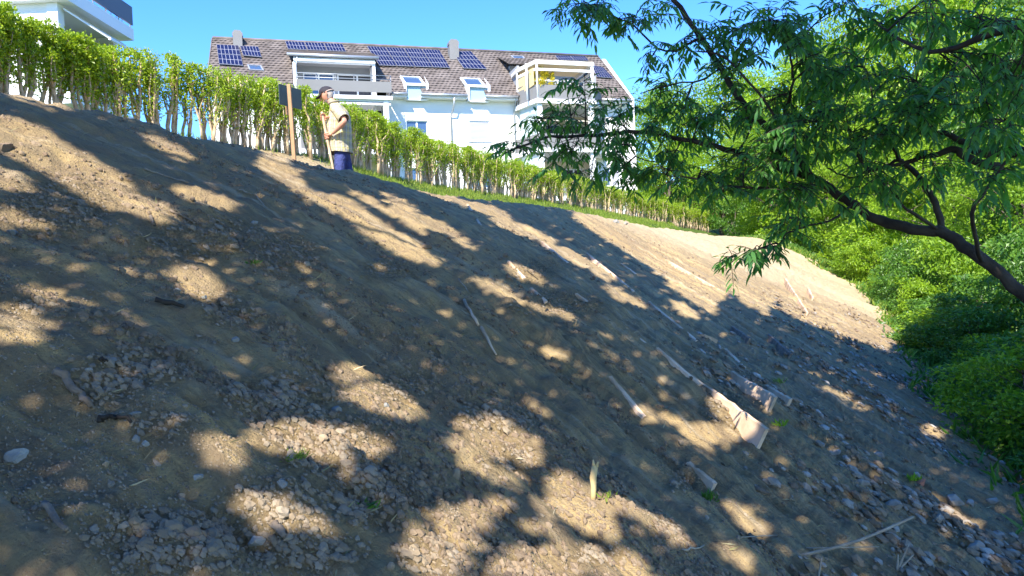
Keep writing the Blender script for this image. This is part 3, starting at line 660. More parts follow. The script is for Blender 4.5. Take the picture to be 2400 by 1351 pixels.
ud = MB(); ud.prism(T, [(aB0+.15, -1.9), (aB0+.15, .0), (aB0+.3, .0), (aB0+.3, -1.9)], zE-.6, zE+2.0); ud.box(T, aB0+.3, aB1+.05, -2.3, -2.0, zpb, zE+2.55); ud.prism(T, [(aB1-.1, -1.9), (aB1-.1, 0), (aB1+.05, 0), (aB1+.05, -1.9)], zE-.6, zE+1.6); ud.build('dormer_wall', M['greywall'], house)
dr = MB(); tilesheet(dr, T, aB0-.1, aB1+.2, -1.0, on(1190, 150, -1.0)[1], -3.4, roofz(-3.4)+.1); dr.build('dormer_roof', M['tile'], house)
# the yellow potted shrubs on the top balcony

# ------------------------------------------------------------------ leaves
def unit(a): return a/np.maximum(np.linalg.norm(a, axis=-1, keepdims=True), 1e-9)
def leaf_mesh(C, D, Nn, ln, wd, fold=.25):
    """folded four-point leaves; C base points, D axis, Nn normals"""
    C = np.asarray(C); D = unit(D); S = unit(np.cross(D, Nn)); Nn = unit(np.cross(S, D)); ln = ln[:, None]; wd = wd[:, None]
    tip = C+D*ln-Nn*ln*.12; mid = C+D*ln*.45
    Lf = mid-S*wd*.5+Nn*wd*fold; Rt = mid+S*wd*.5+Nn*wd*fold
    V = np.stack([C, Rt, tip, Lf], 1).reshape(-1, 3); n = len(C); b = (np.arange(n)*4)[:, None]
    Fq = np.concatenate([b+np.array([[0, 1, 2]]), b+np.array([[0, 2, 3]])], 0)
    return V, Fq
def leaf_mesh8(C, D, Nn, ln, wd):
    """larger pointed leaves with a folded, drooping blade"""
    D = unit(D); S = unit(np.cross(D, Nn)); Nn = unit(np.cross(S, D)); ln = ln[:, None]; wd = wd[:, None]
    def P(f_, w, droop, up): return C+D*ln*f_+S*wd*w-Nn*ln*droop+Nn*wd*up
    vs = [P(0, 0, 0, 0), P(.3, -.46, .02, .12), P(.3, 0, .02, 0), P(.3, .46, .02, .12), P(.62, -.38, .08, .10), P(.62, 0, .08, 0), P(.62, .38, .08, .10), P(1, 0, .22, 0)]
    V = np.stack(vs, 1).reshape(-1, 3); n = len(C); b = (np.arange(n)*8)[:, None]
    T_ = np.array([[0,2,1],[0,3,2],[1,2,5],[1,5,4],[2,3,6],[2,6,5],[4,5,7],[5,6,7]])
    return V, (b[:, None, :]+T_[None]).reshape(-1, 3)
def rnd_dir(n, rng): return unit(rng.normal(size=(n, 3)))

# ------------------------------------------------------------------ hedge
def shrub_proto(seed, H=1.35, dense=1.0):
    rng = np.random.default_rng(seed); r = random.Random(seed); mb = MB(); tips = []; nodes = []
    for k in range(r.choice([2, 3, 3])):
        x, y = r.uniform(-.1, .1), r.uniform(-.12, .12); p = Vector((x, y, -.12)); pts = [p]; a = r.uniform(0, 6.28); lean = r.uniform(.05, .2)
        n = 7
        for i in range(1, n+1):
            f_ = i/n; pts.append(Vector((x+math.cos(a)*lean*f_*H*.8+r.uniform(-.035, .035), y+math.sin(a)*lean*f_*H*.5+r.uniform(-.03, .03), f_*H*r.uniform(.93, .97)+.02)))
        w = r.uniform(.018, .032); mb.tube(pts, [w*(1.25-.8*i/n)*r.uniform(.85, 1.2) for i in range(n+1)], 6)
        nodes += pts[2:]+pts[-3:]*2
        for _ in range(r.choice([2, 3, 4])):
            i = r.randrange(1, 6); q = pts[i]; b = r.uniform(0, 6.28); ll = r.uniform(.3, .7)*(H-q.z); 
            bp = [q+Vector((math.cos(b)*.14*f_, math.sin(b)*.12*f_, ll*f_))+Vector((r.uniform(-.02, .02), r.uniform(-.02, .02), 0)) for f_ in (0, .3, .6, 1)]
            mb.tube(bp, [w*.62, w*.5, w*.4, w*.2], 5); nodes += bp[1:]+bp[-1:]
    for _ in range(16):      # short side twigs
        q = nodes[r.randrange(len(nodes))]; b = r.uniform(0, 6.28); e = q+Vector((math.cos(b)*.1, math.sin(b)*.1, r.uniform(.02, .12))); mb.tube([q, e], [.005, .002], 4); nodes.append(e)
    nd = np.array([list(v) for v in nodes]); n = int(820*dense); w = .6+(nd[:, 2]/H)**1.3*1.3; idx = rng.choice(len(nd), n, p=w/w.sum())
    C = nd[idx]+rng.normal(size=(n, 3))*np.array([.045, .045, .045]); C[:, 2] = np.clip(C[:, 2], .02, H*1.04)
    D = unit(rng.normal(size=(n, 3))*.8+np.array([0, 0, .7])); Nn = unit(rng.normal(size=(n, 3))+np.array([-.1, -.6, .6]))
    return mb, leaf_mesh(C, D, Nn, rng.uniform(.04, .065, n), rng.uniform(.022, .036, n))
protos = []
for sd_ in range(9):
    mb, (LV, LF) = shrub_proto(100+sd_, dense=1.0 if sd_ < 7 else 2.2)
    protos.append((mb, LV, LF))
HL = [(-300, 110, 'leafy hedge shrub with thick trunk in the dense dark end below the upper left balcony', 'leafy shrubs at the upper left end of the hedge', 'leafy'),
      (110, 235, 'bushy hedge shrub with forked trunk left of the gap in the hedge', 'bushy shrubs below the folded-out awning', 'leafy'),
      (235, 480, 'bare-stemmed hedge shrub with blue sky showing between its pale trunks', 'bare-stemmed shrubs against the sky', 'bare'),
      (480, 655, 'pale-trunked hedge shrub in front of the left end of the tiled roof', 'pale-trunked shrubs left of the board on a post', 'bare'),
      (655, 850, 'hedge shrub with leafy top beside the post and the man in the plaid shirt', 'shrubs behind the post and the man', 'bare'),
      (850, 1210, 'trimmed hedge shrub in the stretch before the white facade right of the man', 'trimmed shrubs before the white facade', 'bare'),
      (1210, 1480, 'small hedge shrub above the bright grass bank below the right-hand balconies', 'shrubs above the bright grass bank', 'bare'),
      (1480, 1700, 'low sparse hedge shrub with straw-coloured stems at the far end of the hedge', 'straw-coloured shrubs at the far end of the hedge', 'far')]
made = {}
dpos = 0.0; cnt = 0
while dpos < seglen[-1]:
    w = np.array([np.interp(dpos, seglen, HW[:, k]) for k in range(3)])
    side = random.uniform(-.13, .13); x, y = w[0]-ny*0+side*nx, w[1]+side*ny; ztop = w[2]+random.choice([-.12, -.06, -.03, 0, .02, .07])
    z0 = hz(x, y)-.03; px_ = float(pix([[x, y, z0+.5]])[0][0])
    sec = [h for h in HL if h[0] <= px_ < h[1]]; sec = sec[0] if sec else HL[-1 if px_ > 1000 else 0]
    k = random.choice([7, 8]) if (sec[4] == 'leafy') else random.randrange(7)
    root = empty('hedge_shrub', (x, y, z0), sec[2], 'hedge shrub', sec[3]); H = max(.5, ztop-z0)
    root.rotation_euler = (random.uniform(-.07, .07), random.uniform(-.07, .07), random.uniform(0, 6.28))
    wq = random.uniform(.95, 1.25); root.scale = (wq, wq, H/1.35)
    if k not in made:
        mb, LV, LF = protos[k]
        so_ = mb.build('stem', M['stem'], root, world_space=False); lo_ = mesh_np('foliage', LV, LF, M['hleaf'], root)
        made[k] = (so_.data, lo_.data)
    else:
        for nm, me in zip(('stem', 'foliage'), made[k]):
            c = bpy.data.objects.new(nm, me); COL.objects.link(c); c.parent = root
    cnt += 1; dpos += random.choice([.09, .14, .17, .20, .26])*random.uniform(.8, 1.15) if sec[4] != 'leafy' else random.uniform(.16, .24)
print('hedge shrubs', cnt)

# ------------------------------------------------------------------ trees and bushes of the wood
def tree_proto(seed, H=10., Rc=3.2, base=.25, ncl=60, per=150, leaf=.16, squash=1.0, trunk=.16):
    rng = np.random.default_rng(seed); r = random.Random(seed); mb = MB()
    tp_ = [Vector((0, 0, -.6))]; x = y = 0
    for i in range(1, 8): x += r.uniform(-.18, .18)*H/10; y += r.uniform(-.18, .18)*H/10; tp_.append(Vector((x, y, H*.86*i/7)))
    mb.tube(tp_, [trunk*(1.15-.95*i/7) for i in range(8)], 10)
    cz = H*(base+(1-base)*.5); rz = H*(1-base)*.5*squash
    C = []
    while len(C) < ncl:
        v = rng.normal(size=3); v /= np.linalg.norm(v); rr_ = rng.uniform(.45, 1.0)**.6
        q = v*rr_; wv = 1-.35*max(q[2], 0)**2
        C.append([q[0]*Rc*wv*rng.uniform(.75, 1.15), q[1]*Rc*wv*rng.uniform(.75, 1.15), cz+q[2]*rz])
    C = np.array(C)
    for i in range(0, ncl, 2):
        c = C[i]; zt = max(.1*H, min(c[2]-.25*math.hypot(c[0], c[1])*1.6, H*.8)); p = Vector(tp_[min(7, int(zt/(H*.86)*7)+0)]); e = Vector(c); m_ = p.lerp(e, .5)+Vector((r.uniform(-.2, .2), r.uniform(-.2, .2), .08*H*.3))
        mb.tube([p, m_, e], [trunk*.32, trunk*.2, trunk*.06], 6)
    n = ncl*per; ci = rng.integers(0, ncl, n); rad_ = Rc*rng.uniform(.20, .36, ncl)[ci]
    v = rnd_dir(n, rng); v[:, 2] = v[:, 2]*.75+.12; off = v*rad_[:, None]*(rng.uniform(.25, 1.05, n)**.5)[:, None]*np.array([1.15, 1.15, .62])
    P = C[ci]+off; D = unit(v*.5+rng.normal(size=(n, 3))*.6+np.array([0, 0, -.25])); Nn = unit(v*.6+rng.normal(size=(n, 3))*.5+np.array([0, 0, .7]))
    LV, LF = leaf_mesh(P, D, Nn, rng.uniform(.75, 1.3, n)*leaf, rng.uniform(.42, .62, n)*leaf)
    return mb, LV, LF
TP = {}
def tproto(key, **kw):
    mb, LV, LF = tree_proto(**kw); TP[key] = dict(mb=mb, LV=LV, LF=LF, H=kw['H'], Rc=kw['Rc'], me={})
tproto('big', seed=1, H=12., Rc=4.2, base=.12, ncl=110, per=190, leaf=.20)
tproto('mid', seed=2, H=9., Rc=3.0, base=.08, ncl=90, per=170, leaf=.15)
tproto('tall', seed=3, H=12., Rc=3.0, base=.15, ncl=95, per=170, leaf=.18)
tproto('bush', seed=4, H=3.0, Rc=1.5, base=.0, ncl=46, per=120, leaf=.13, trunk=.05)
tproto('bush2', seed=5, H=2.4, Rc=1.4, base=.0, ncl=50, per=130, leaf=.11, trunk=.04)
tproto('low', seed=6, H=1.2, Rc=.9, base=.0, ncl=30, per=110, leaf=.05, trunk=.02)
def place_tree(key, px_, ptop, Y, halfw, leafm, label, cat, group, name='tree', zbase=None):
    p = TP[key]; top = at(px_, ptop, Y); zb = hz(top.x, Y) if zbase is None else zbase
    root = empty(name, (top.x, Y, zb-.05), label, cat, group); sc = halfw/F*Y/p['Rc']; H = max(.3, top.z-zb)
    root.scale = (sc, sc, H/p['H']); root.rotation_euler = (0, 0, random.uniform(0, 6.28))
    if 'trunk' not in p['me']:
        o = p['mb'].build('trunk', M['bark'], root, world_space=False); p['me']['trunk'] = o.data
    else:
        o = bpy.data.objects.new('trunk', p['me']['trunk']); COL.objects.link(o); o.parent = root
    if leafm not in p['me']:
        o = mesh_np('crown', p['LV'], p['LF'], M[leafm], root); p['me'][leafm] = o.data
    else:
        o = bpy.data.objects.new('crown', p['me'][leafm]); COL.objects.link(o); o.parent = root
    return root
gA = 'trees rising behind the right end of the house'; gB = 'tall sunlit trees of the wood on the right'; gC = 'bushes at the far edge of the bare slope'; gD = 'undergrowth along the right foot of the slope'
WOOD = [
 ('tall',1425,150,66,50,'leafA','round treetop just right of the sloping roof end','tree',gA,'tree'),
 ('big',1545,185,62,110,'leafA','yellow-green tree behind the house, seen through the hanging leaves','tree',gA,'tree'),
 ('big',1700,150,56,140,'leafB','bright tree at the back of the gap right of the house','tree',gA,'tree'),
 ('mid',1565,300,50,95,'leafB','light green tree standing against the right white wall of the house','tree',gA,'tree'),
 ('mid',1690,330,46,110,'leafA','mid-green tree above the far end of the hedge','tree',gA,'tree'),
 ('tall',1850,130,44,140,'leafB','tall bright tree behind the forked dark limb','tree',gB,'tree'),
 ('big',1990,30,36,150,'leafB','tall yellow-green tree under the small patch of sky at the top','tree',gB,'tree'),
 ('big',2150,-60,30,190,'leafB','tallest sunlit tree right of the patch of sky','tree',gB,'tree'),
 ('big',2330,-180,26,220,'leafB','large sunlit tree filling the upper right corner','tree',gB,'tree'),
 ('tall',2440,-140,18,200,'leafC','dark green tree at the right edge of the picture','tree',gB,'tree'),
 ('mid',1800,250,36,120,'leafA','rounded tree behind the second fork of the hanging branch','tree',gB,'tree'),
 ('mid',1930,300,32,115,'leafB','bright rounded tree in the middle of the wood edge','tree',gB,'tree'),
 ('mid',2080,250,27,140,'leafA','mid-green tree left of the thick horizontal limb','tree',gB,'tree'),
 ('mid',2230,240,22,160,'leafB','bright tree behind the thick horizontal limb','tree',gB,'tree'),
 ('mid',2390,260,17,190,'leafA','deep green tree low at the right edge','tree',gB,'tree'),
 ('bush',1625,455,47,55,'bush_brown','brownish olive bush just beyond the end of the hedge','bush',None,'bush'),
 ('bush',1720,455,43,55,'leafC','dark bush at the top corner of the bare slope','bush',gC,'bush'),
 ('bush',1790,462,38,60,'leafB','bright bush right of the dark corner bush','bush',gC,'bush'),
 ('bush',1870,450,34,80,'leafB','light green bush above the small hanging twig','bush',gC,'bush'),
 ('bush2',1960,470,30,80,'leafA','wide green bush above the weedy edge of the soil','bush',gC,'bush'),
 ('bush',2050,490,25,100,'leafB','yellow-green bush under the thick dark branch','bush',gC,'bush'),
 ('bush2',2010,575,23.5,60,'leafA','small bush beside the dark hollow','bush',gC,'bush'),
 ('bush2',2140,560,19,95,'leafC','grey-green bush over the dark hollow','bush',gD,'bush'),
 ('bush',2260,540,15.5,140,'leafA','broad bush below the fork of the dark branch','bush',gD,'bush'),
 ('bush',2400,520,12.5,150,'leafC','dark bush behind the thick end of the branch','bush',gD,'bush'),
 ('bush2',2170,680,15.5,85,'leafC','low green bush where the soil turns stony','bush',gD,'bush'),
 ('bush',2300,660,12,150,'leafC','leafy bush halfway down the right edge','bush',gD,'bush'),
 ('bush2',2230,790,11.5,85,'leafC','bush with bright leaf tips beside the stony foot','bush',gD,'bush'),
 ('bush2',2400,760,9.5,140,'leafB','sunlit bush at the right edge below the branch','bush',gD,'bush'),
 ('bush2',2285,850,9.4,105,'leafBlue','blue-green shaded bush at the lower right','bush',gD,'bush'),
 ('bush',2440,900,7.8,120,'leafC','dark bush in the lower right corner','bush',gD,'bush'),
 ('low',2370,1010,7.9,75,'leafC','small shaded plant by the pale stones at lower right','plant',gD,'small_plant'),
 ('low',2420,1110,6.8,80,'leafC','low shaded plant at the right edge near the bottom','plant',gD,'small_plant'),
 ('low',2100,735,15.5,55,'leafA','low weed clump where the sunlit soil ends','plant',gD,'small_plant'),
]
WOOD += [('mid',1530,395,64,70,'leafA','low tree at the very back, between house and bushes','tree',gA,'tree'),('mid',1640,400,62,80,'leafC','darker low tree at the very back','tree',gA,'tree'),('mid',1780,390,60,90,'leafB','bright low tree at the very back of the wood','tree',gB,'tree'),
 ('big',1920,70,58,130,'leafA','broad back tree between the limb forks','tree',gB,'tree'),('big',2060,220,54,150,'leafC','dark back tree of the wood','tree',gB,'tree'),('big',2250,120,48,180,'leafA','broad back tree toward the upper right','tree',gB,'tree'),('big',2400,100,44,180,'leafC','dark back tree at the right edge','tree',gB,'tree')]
for w in WOOD: place_tree(*w)
UB = random.Random(99)
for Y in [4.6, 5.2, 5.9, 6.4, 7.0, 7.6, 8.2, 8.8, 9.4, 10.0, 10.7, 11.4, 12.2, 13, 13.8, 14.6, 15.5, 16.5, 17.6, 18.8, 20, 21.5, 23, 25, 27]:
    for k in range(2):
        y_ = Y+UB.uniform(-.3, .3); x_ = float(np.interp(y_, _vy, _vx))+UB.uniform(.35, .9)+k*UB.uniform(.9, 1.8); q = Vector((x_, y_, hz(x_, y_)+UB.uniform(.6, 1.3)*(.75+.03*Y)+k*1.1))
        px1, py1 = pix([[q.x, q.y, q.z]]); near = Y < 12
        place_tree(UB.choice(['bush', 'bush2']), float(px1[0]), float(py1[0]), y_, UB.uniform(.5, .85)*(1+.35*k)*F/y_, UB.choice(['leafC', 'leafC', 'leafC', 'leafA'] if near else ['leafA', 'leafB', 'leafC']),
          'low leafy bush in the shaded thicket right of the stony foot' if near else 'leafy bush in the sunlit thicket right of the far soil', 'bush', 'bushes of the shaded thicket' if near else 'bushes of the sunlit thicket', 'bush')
# bushes on the house side and the yellow shrubs on the balcony
for i, (px_, py_, hw, lab) in enumerate(((1262, 158, 22, 'yellow-green potted shrub on the top right balcony'), (1285, 160, 16, 'second yellow flowering shrub beside the taller one on the top balcony'))):
    a, z = on(px_, py_, OUT-.5); b = T(a, OUT-.5, z); rt_ = empty('balcony_shrub', (b.x, b.y, zpb), lab, 'potted shrub')
    mb, LV, LF = tree_proto(seed=40+i, H=1., Rc=.5, base=.25, ncl=26, per=60, leaf=.07, trunk=.02); H = z-zpb
    pot = MB(); pot.lathe([(0,0,0,.16,.16), (0,0,.3,.2,.2)], 12); pot.build('pot', M['metalpink'], rt_, world_space=False)
    for nm, V_, mt in (('crown', 1, 'yellow'),):
        LV = LV*np.array([hw/F*b.y/.5, hw/F*b.y/.5, H]); mesh_np(nm, LV, LF, M[mt], rt_)
    tk = MB(); tk.tube([Vector((0, 0, .2)), Vector((.03, 0, H*.5))], [.03, .02], 6); tk.build('trunk', M['bark'], rt_, world_space=False)

# ------------------------------------------------------------------ the leaning tree that hangs into the picture from the right
lean_root = at(2400, 690, 4.0); gxr = at(2700, 900, 3.6)
BR = [  # (points px,py,Y), radii at the ends
 ([(2760,1050,3.5),(2560,820,3.75),(2400,690,4.0),(2320,620,4.05),(2240,565,4.15),(2200,545,4.2),(2120,532,4.3),(2050,512,4.4),(2000,480,4.45),(1930,432,4.5),(1880,410,4.55),(1820,392,4.6),(1760,370,4.65),(1700,350,4.7),(1600,327,4.8),(1500,310,4.85),(1400,318,4.9),(1290,322,5.0),(1220,345,5.0),(1160,372,5.05)], .037, .004),
 ([(1900,415,4.5),(1870,370,4.6),(1820,322,4.65),(1790,290,4.7),(1730,230,4.75),(1690,160,4.8),(1640,85,4.85),(1580,0,4.9),(1550,-60,4.9)], .024, .014),
 ([(2212,545,4.2),(2190,475,4.25),(2150,410,4.3),(2110,380,4.35),(2096,350,4.35),(2060,300,4.4),(2040,200,4.5)], .021, .005),
 ([(2110,375,4.35),(2050,395,4.4),(1990,415,4.4),(1940,395,4.5)], .010, .004),
 ([(2200,540,4.2),(2140,500,4.1),(2090,450,4.05),(2070,430,4.0)], .011, .003),
 ([(2600,300,3.4),(2400,352,3.7),(2300,356,3.8),(2262,335,3.85),(2215,315,3.9),(2150,290,4.0)], .030, .008),
 ([(2350,395,3.7),(2270,372,3.8),(2240,352,3.85),(2180,365,3.9),(2100,385,4.0),(2030,400,4.1)], .024, .005),
 ([(1815,322,4.65),(1845,250,4.5),(1858,190,4.5),(1850,120,4.5),(1800,40,4.6)], .010, .004),
 ([(1770,262,4.7),(1752,320,4.7),(1712,372,4.65)], .007, .006),
 ([(2400,60,3.2),(2300,90,3.3),(2180,120,3.5),(2060,60,3.7)], .018, .004),
 ([(1880,405,4.5),(1800,250,4.3),(1700,140,4.3),(1630,120,4.3)], .010, .003),
 ([(2300,612,4.0),(2280,500,3.6),(2330,420,3.5),(2390,330,3.4)], .012, .004),
 ([(1600,327,4.8),(1560,380,4.7),(1500,372,4.7),(1480,340,4.7)], .004, .002),
 ([(1640,90,4.85),(1560,120,4.8),(1480,60,4.7),(1400,20,4.7)], .008, .003),
 ([(1690,160,4.8),(1640,190,4.7),(1560,200,4.7),(1500,220,4.7)], .007, .003),
 ([(1930,432,4.5),(1850,440,4.4),(1740,440,4.4),(1640,420,4.5),(1560,410,4.5)], .010, .003),
 ([(2000,480,4.45),(1960,510,4.3),(1900,530,4.2),(1850,545,4.15),(1830,575,4.1)], .008, .003),
]
lroot = empty('overhanging_tree', (gxr.x, gxr.y, hz(gxr.x, gxr.y)), 'dark overhanging tree with pointed hanging leaves, leaning in from the right edge', 'tree')
bmh = MB(); bpts = []
def smoothpath(P, n=4):
    out = []
    for i in range(len(P)-1):
        p0 = P[max(i-1, 0)]; p1 = P[i]; p2 = P[i+1]; p3 = P[min(i+2, len(P)-1)]
        for k in range(n):
            t = k/n; out.append(.5*((2*p1)+(p2-p0)*t+(2*p0-5*p1+4*p2-p3)*t*t+(3*p1-p0-3*p2+p3)*t**3))
    return out+[P[-1]]
rng = np.random.default_rng(77); rr2 = random.Random(5)
for pts, r0, r1 in BR:
    P = smoothpath([at(*p) for p in pts])
    n = len(P)
    for i in range(n):
        if 0 < i < n-1: P[i] = P[i]+Vector((rr2.uniform(-1, 1), 0, rr2.uniform(-1, 1)))*.008
    rd = [(r0*(1-i/(n-1))**.8+r1*(1-(1-i/(n-1))**.8))*rr2.uniform(.9, 1.14) for i in range(n)]
    bmh.tube(P, rd, 8)
    bpts += [(p, r_) for p, r_ in zip(P, rd)]
# base of the trunk down to the ground
b0 = at(2760, 1050, 3.5); zb = hz(b0.x+.5, b0.y-.4)
bmh.tube([Vector((b0.x+.5, b0.y-.4, zb-.2)), Vector((b0.x+.3, b0.y-.2, (zb+b0.z)/2)), b0], [.10, .085, .064], 10)
SPR = [ # cx,cy,rx,ry,number of sprays,Y
 (1215,345,70,28,11,5.0),(1290,300,80,55,22,4.95),(1360,200,60,28,9,4.9),(1330,240,70,30,8,4.9),(1400,290,85,50,24,4.85),(1345,370,80,35,16,4.9),(1380,410,50,25,7,4.9),(1450,350,60,40,12,4.8),
 (1330,20,60,22,12,4.7),(1400,40,70,40,18,4.7),(1470,80,60,40,15,4.7),(1540,130,45,35,9,4.7),(1500,20,60,25,5,4.7),
 (1600,30,90,35,8,4.8),(1640,110,90,60,22,4.7),(1560,220,60,45,14,4.75),(1610,250,80,50,20,4.75),(1720,70,70,60,22,4.7),(1800,60,80,60,28,4.6),(1740,170,90,60,26,4.7),(1860,60,70,60,22,4.5),(1900,130,60,50,16,4.4),
 (1540,290,70,35,14,4.8),(1620,300,70,40,12,4.75),(1700,280,70,50,20,4.7),(1560,360,60,35,9,4.75),(1560,420,70,40,16,4.5),(1640,430,70,40,18,4.5),(1740,400,80,45,26,4.4),(1700,460,50,30,7,4.4),
 (1820,380,90,60,34,4.45),(1820,250,90,70,32,4.5),(1900,300,90,70,36,4.3),(1930,200,70,60,22,4.4),(2000,300,90,80,36,4.2),(1990,160,70,50,18,4.3),
 (1880,470,80,40,24,4.3),(1850,530,50,30,8,4.2),(2040,420,80,60,24,4.2),(2100,300,90,80,38,4.0),(2120,180,100,70,30,4.0),(2200,260,90,80,36,3.8),(2280,180,90,80,30,3.6),
 (2330,300,70,80,26,3.5),(2390,200,50,120,26,3.3),(2060,70,80,50,16,4.0),(2180,60,100,50,20,3.7),(2330,50,90,60,22,3.4),(2200,400,80,40,14,3.9),(2350,440,60,50,12,3.6),(1980,20,60,30,10,4.2),
 (1450,400,60,45,16,4.8),(1470,270,50,50,14,4.8),(1765,598,75,22,14,4.1),(1720,612,35,14,5,4.1),
]
Cs = []; Ds = []; Ns = []; Ls = []
def compound(p, d, nleaf, sc):
    """a leaf stalk with paired pointed leaflets that hang"""
    d = d.normalized(); side = d.cross(Vector((0, 0, 1))); side = side.normalized() if side.length > .1 else Vector((1, 0, 0)); q = p.copy(); path = [p.copy()]
    for i in range(nleaf):
        d = (d+Vector((0, 0, -.10))).normalized(); q = q+d*(.034*sc); path.append(q.copy())
        for s in ((-1, 1) if i < nleaf-1 else (0,)):
            ld = (d*.55+side*s*.8+Vector((0, 0, -rr2.uniform(.1, .75)))).normalized() if s else d
            Cs.append(tuple(q)); Ds.append(tuple(ld)); Ns.append((rr2.uniform(-.5, .5), rr2.uniform(-.5, .5), 1)); Ls.append(rr2.uniform(.062, .092)*sc)
    bmh.tube(path, [.0022, .0010], 3, cap=False) if len(path) == 2 else bmh.tube(path, [.0022]*(len(path)-1)+[.001], 3, cap=False)
BPn = np.array([list(p) for p, _ in bpts])
for cx, cy, rx, ry, n, Y in SPR:
    c = at(cx, cy, Y); j = int(np.argmin(((BPn-np.array(c))**2).sum(1))); s = Vector(BPn[j]); hub = c+Vector((rr2.uniform(-.05, .05), rr2.uniform(-.2, .2), rr2.uniform(-.02, .06)))
    mid_ = s.lerp(hub, .5)+Vector((rr2.uniform(-.04, .04), rr2.uniform(-.1, .1), rr2.uniform(.0, .06)))
    path = smoothpath([s, mid_, hub], 5); bmh.tube(path, [.006-.0035*i/(len(path)-1) for i in range(len(path))], 5)
    for k in range(max(2, int(n*(.56 if cx < 1500 else .46 if cx < 1800 else .60)+.5))):
        a = rr2.uniform(0, 6.28); q = math.sqrt(rr2.random()); e = at(cx+math.cos(a)*rx*q, cy+math.sin(a)*ry*q, Y+rr2.uniform(-.45, .45))
        st_ = path[rr2.randrange(2, len(path))]; m2 = st_.lerp(e, .55)+Vector((0, 0, .03)); tw = smoothpath([st_, m2, e], 3)
        bmh.tube(tw, [.0032-.002*i/(len(tw)-1) for i in range(len(tw))], 4, cap=False)
        for g in range(rr2.choice([3, 4, 4])):
            b = tw[-1-rr2.randrange(0, 4)]; dd = Vector((rr2.uniform(-1, 1), rr2.uniform(-.8, .8), rr2.uniform(-.45, .3)))+(e-st_).normalized()*.6
            compound(b, dd, rr2.choice([2, 3, 4, 4, 5]), rr2.uniform(.55, 1.08))
wb = bmh.build('branch', M['bark_dark'], lroot)
Ls = np.array(Ls); LV, LF = leaf_mesh8(np.array(Cs), np.array(Ds), np.array(Ns), Ls, Ls*.29)
mesh_np('foliage', LV-np.array(lroot.location), LF, M['leafN'], lroot); print('leaflets', len(Ls))

# ------------------------------------------------------------------ house at the upper left corner
XF = -13.9
def onx(px_, py_, x=XF): r = ray(px_, py_); return r*(x/r.x)
cA = onx(140, 3); cB = onx(272, 88); Y0 = onx(138, 60).y; Y1 = cB.y; zs = cB.z; OX = XF+.42
I3 = lambda a, b, c: Vector((a, b, c))
lh = empty('balcony_house', (XF, Y0, hz(XF, Y0)), 'white house corner with blue-grey balcony and sloping awning cut off by the upper left corner', 'house')
zg = 1.4
w_ = MB(); w_.box(I3, XF-11, XF-.3, Y0, Y0+.3, zg, zs+3.4); w_.box(I3, XF-11, XF-2.2, Y0+.3, Y1+.2, zg, zs+3.4); w_.box(I3, XF-2.2, XF-.1, Y1, Y1+.2, zg, zs+.0); w_.build('wall', M['render'], lh)
w_ = MB(); w_.box(I3, XF-.34, XF, Y0-.03, Y0+.31, zg, zs-.0); w_.build('corner_column', M['white'], lh)
w_ = MB(); w_.box(I3, XF-8, XF+.42, Y0-.3, Y1+.45, zs+.003, zs+.42); w_.build('balcony_slab', M['white'], lh)
w_ = MB(); w_.box(I3, XF+.36, XF+.42, Y0-.3, Y1+.43, zs+.55, zs+1.22); w_.box(I3, XF-8, XF+.36, Y0-.3, Y0-.24, zs+.55, zs+1.22); w_.build('parapet', M['dgrey'], lh)
w_ = MB()
for i in range(6): y = Y0-.2+(Y1-Y0+.6)*i/5; w_.tube([I3(XF+.33, y, zs+.42), I3(XF+.33, y, zs+1.2)], .02, 6)
w_.tube([I3(XF+.33, Y0-.25, zs+1.2), I3(XF+.33, Y1+.4, zs+1.2)], .025, 6); w_.build('railing', M['zinc'], lh)
w_ = MB(); 
q0 = onx(140, 4, XF+.1); q1 = onx(272, 95, XF+.1); e1 = onx(258, 103, XF+1.0)
w_.add([I3(XF+.05, Y0+.1, zs-.08), I3(XF+.05, Y1, zs-.08), I3(XF+1.1, Y1-.3, zs-.85), I3(XF+1.1, Y0+.9, zs-.85)], [(0,1,2,3)]); w_.build('awning', M['fabric'], lh)
w_ = MB(); w_.bar(I3(XF+1.1, Y0+.9, zs-.88), I3(XF+1.1, Y1-.3, zs-.88), .08, .08); w_.bar(I3(XF+.08, Y0+.15, zs-.14), I3(XF+1.1, Y0+.95, zs-.88), .035, .05); w_.build('awning_arm', M['white'], lh)
w_ = MB()
for i in range(3): w_.box(I3, XF-1.9, XF-.0, Y1-1.2+i*.4, Y1-1.19+i*.4+.37, zs-2.6, zs-.9)
w_.build('side_glazing', M['pglass'], lh)
w_ = MB(); w_.box(I3, XF-8, XF+.6, Y0-.6, Y1+.4, zs-3.3, zs-2.95); w_.build('lower_balcony', M['white'], lh)
w_ = MB(); w_.box(I3, XF-7.5, XF-.36, Y0-.012, Y0-.002, zs-.75, zs-.73)
for i in range(4): w_.box(I3, XF-7.5+i*1.75, XF-7.485+i*1.75, Y0-.012, Y0-.002, zs-2.9, zs-.75)
w_.build('panel_joint', M['greywall'], lh)
fb = MB(); rr3 = random.Random(3)
a = onx(275, 5, XF+.2)
for i in range(5): y = Y1-.1-i*.35; fb.lathe([(XF+.15, y, zs+.43, .09, .09), (XF+.15, y, zs+.53, .11, .11)], 10)
tag(fb.build('flower_pots', M['metalpink'], None, loc=(XF+.15, Y1-.8, zs+.43)), 'reddish plant pots in a row behind the blue-grey balcony panel', 'plant pots')
ch_ = MB(); cx_, cy_ = XF+.0, Y1-.1; zc_ = zs+1.25
for dx in (-.2, .2):
    for dy in (-.2, .2): ch_.tube([I3(cx_+dx, cy_+dy, zs+.42), I3(cx_+dx*.8, cy_+dy*.8, zc_+.55)], .012, 5)
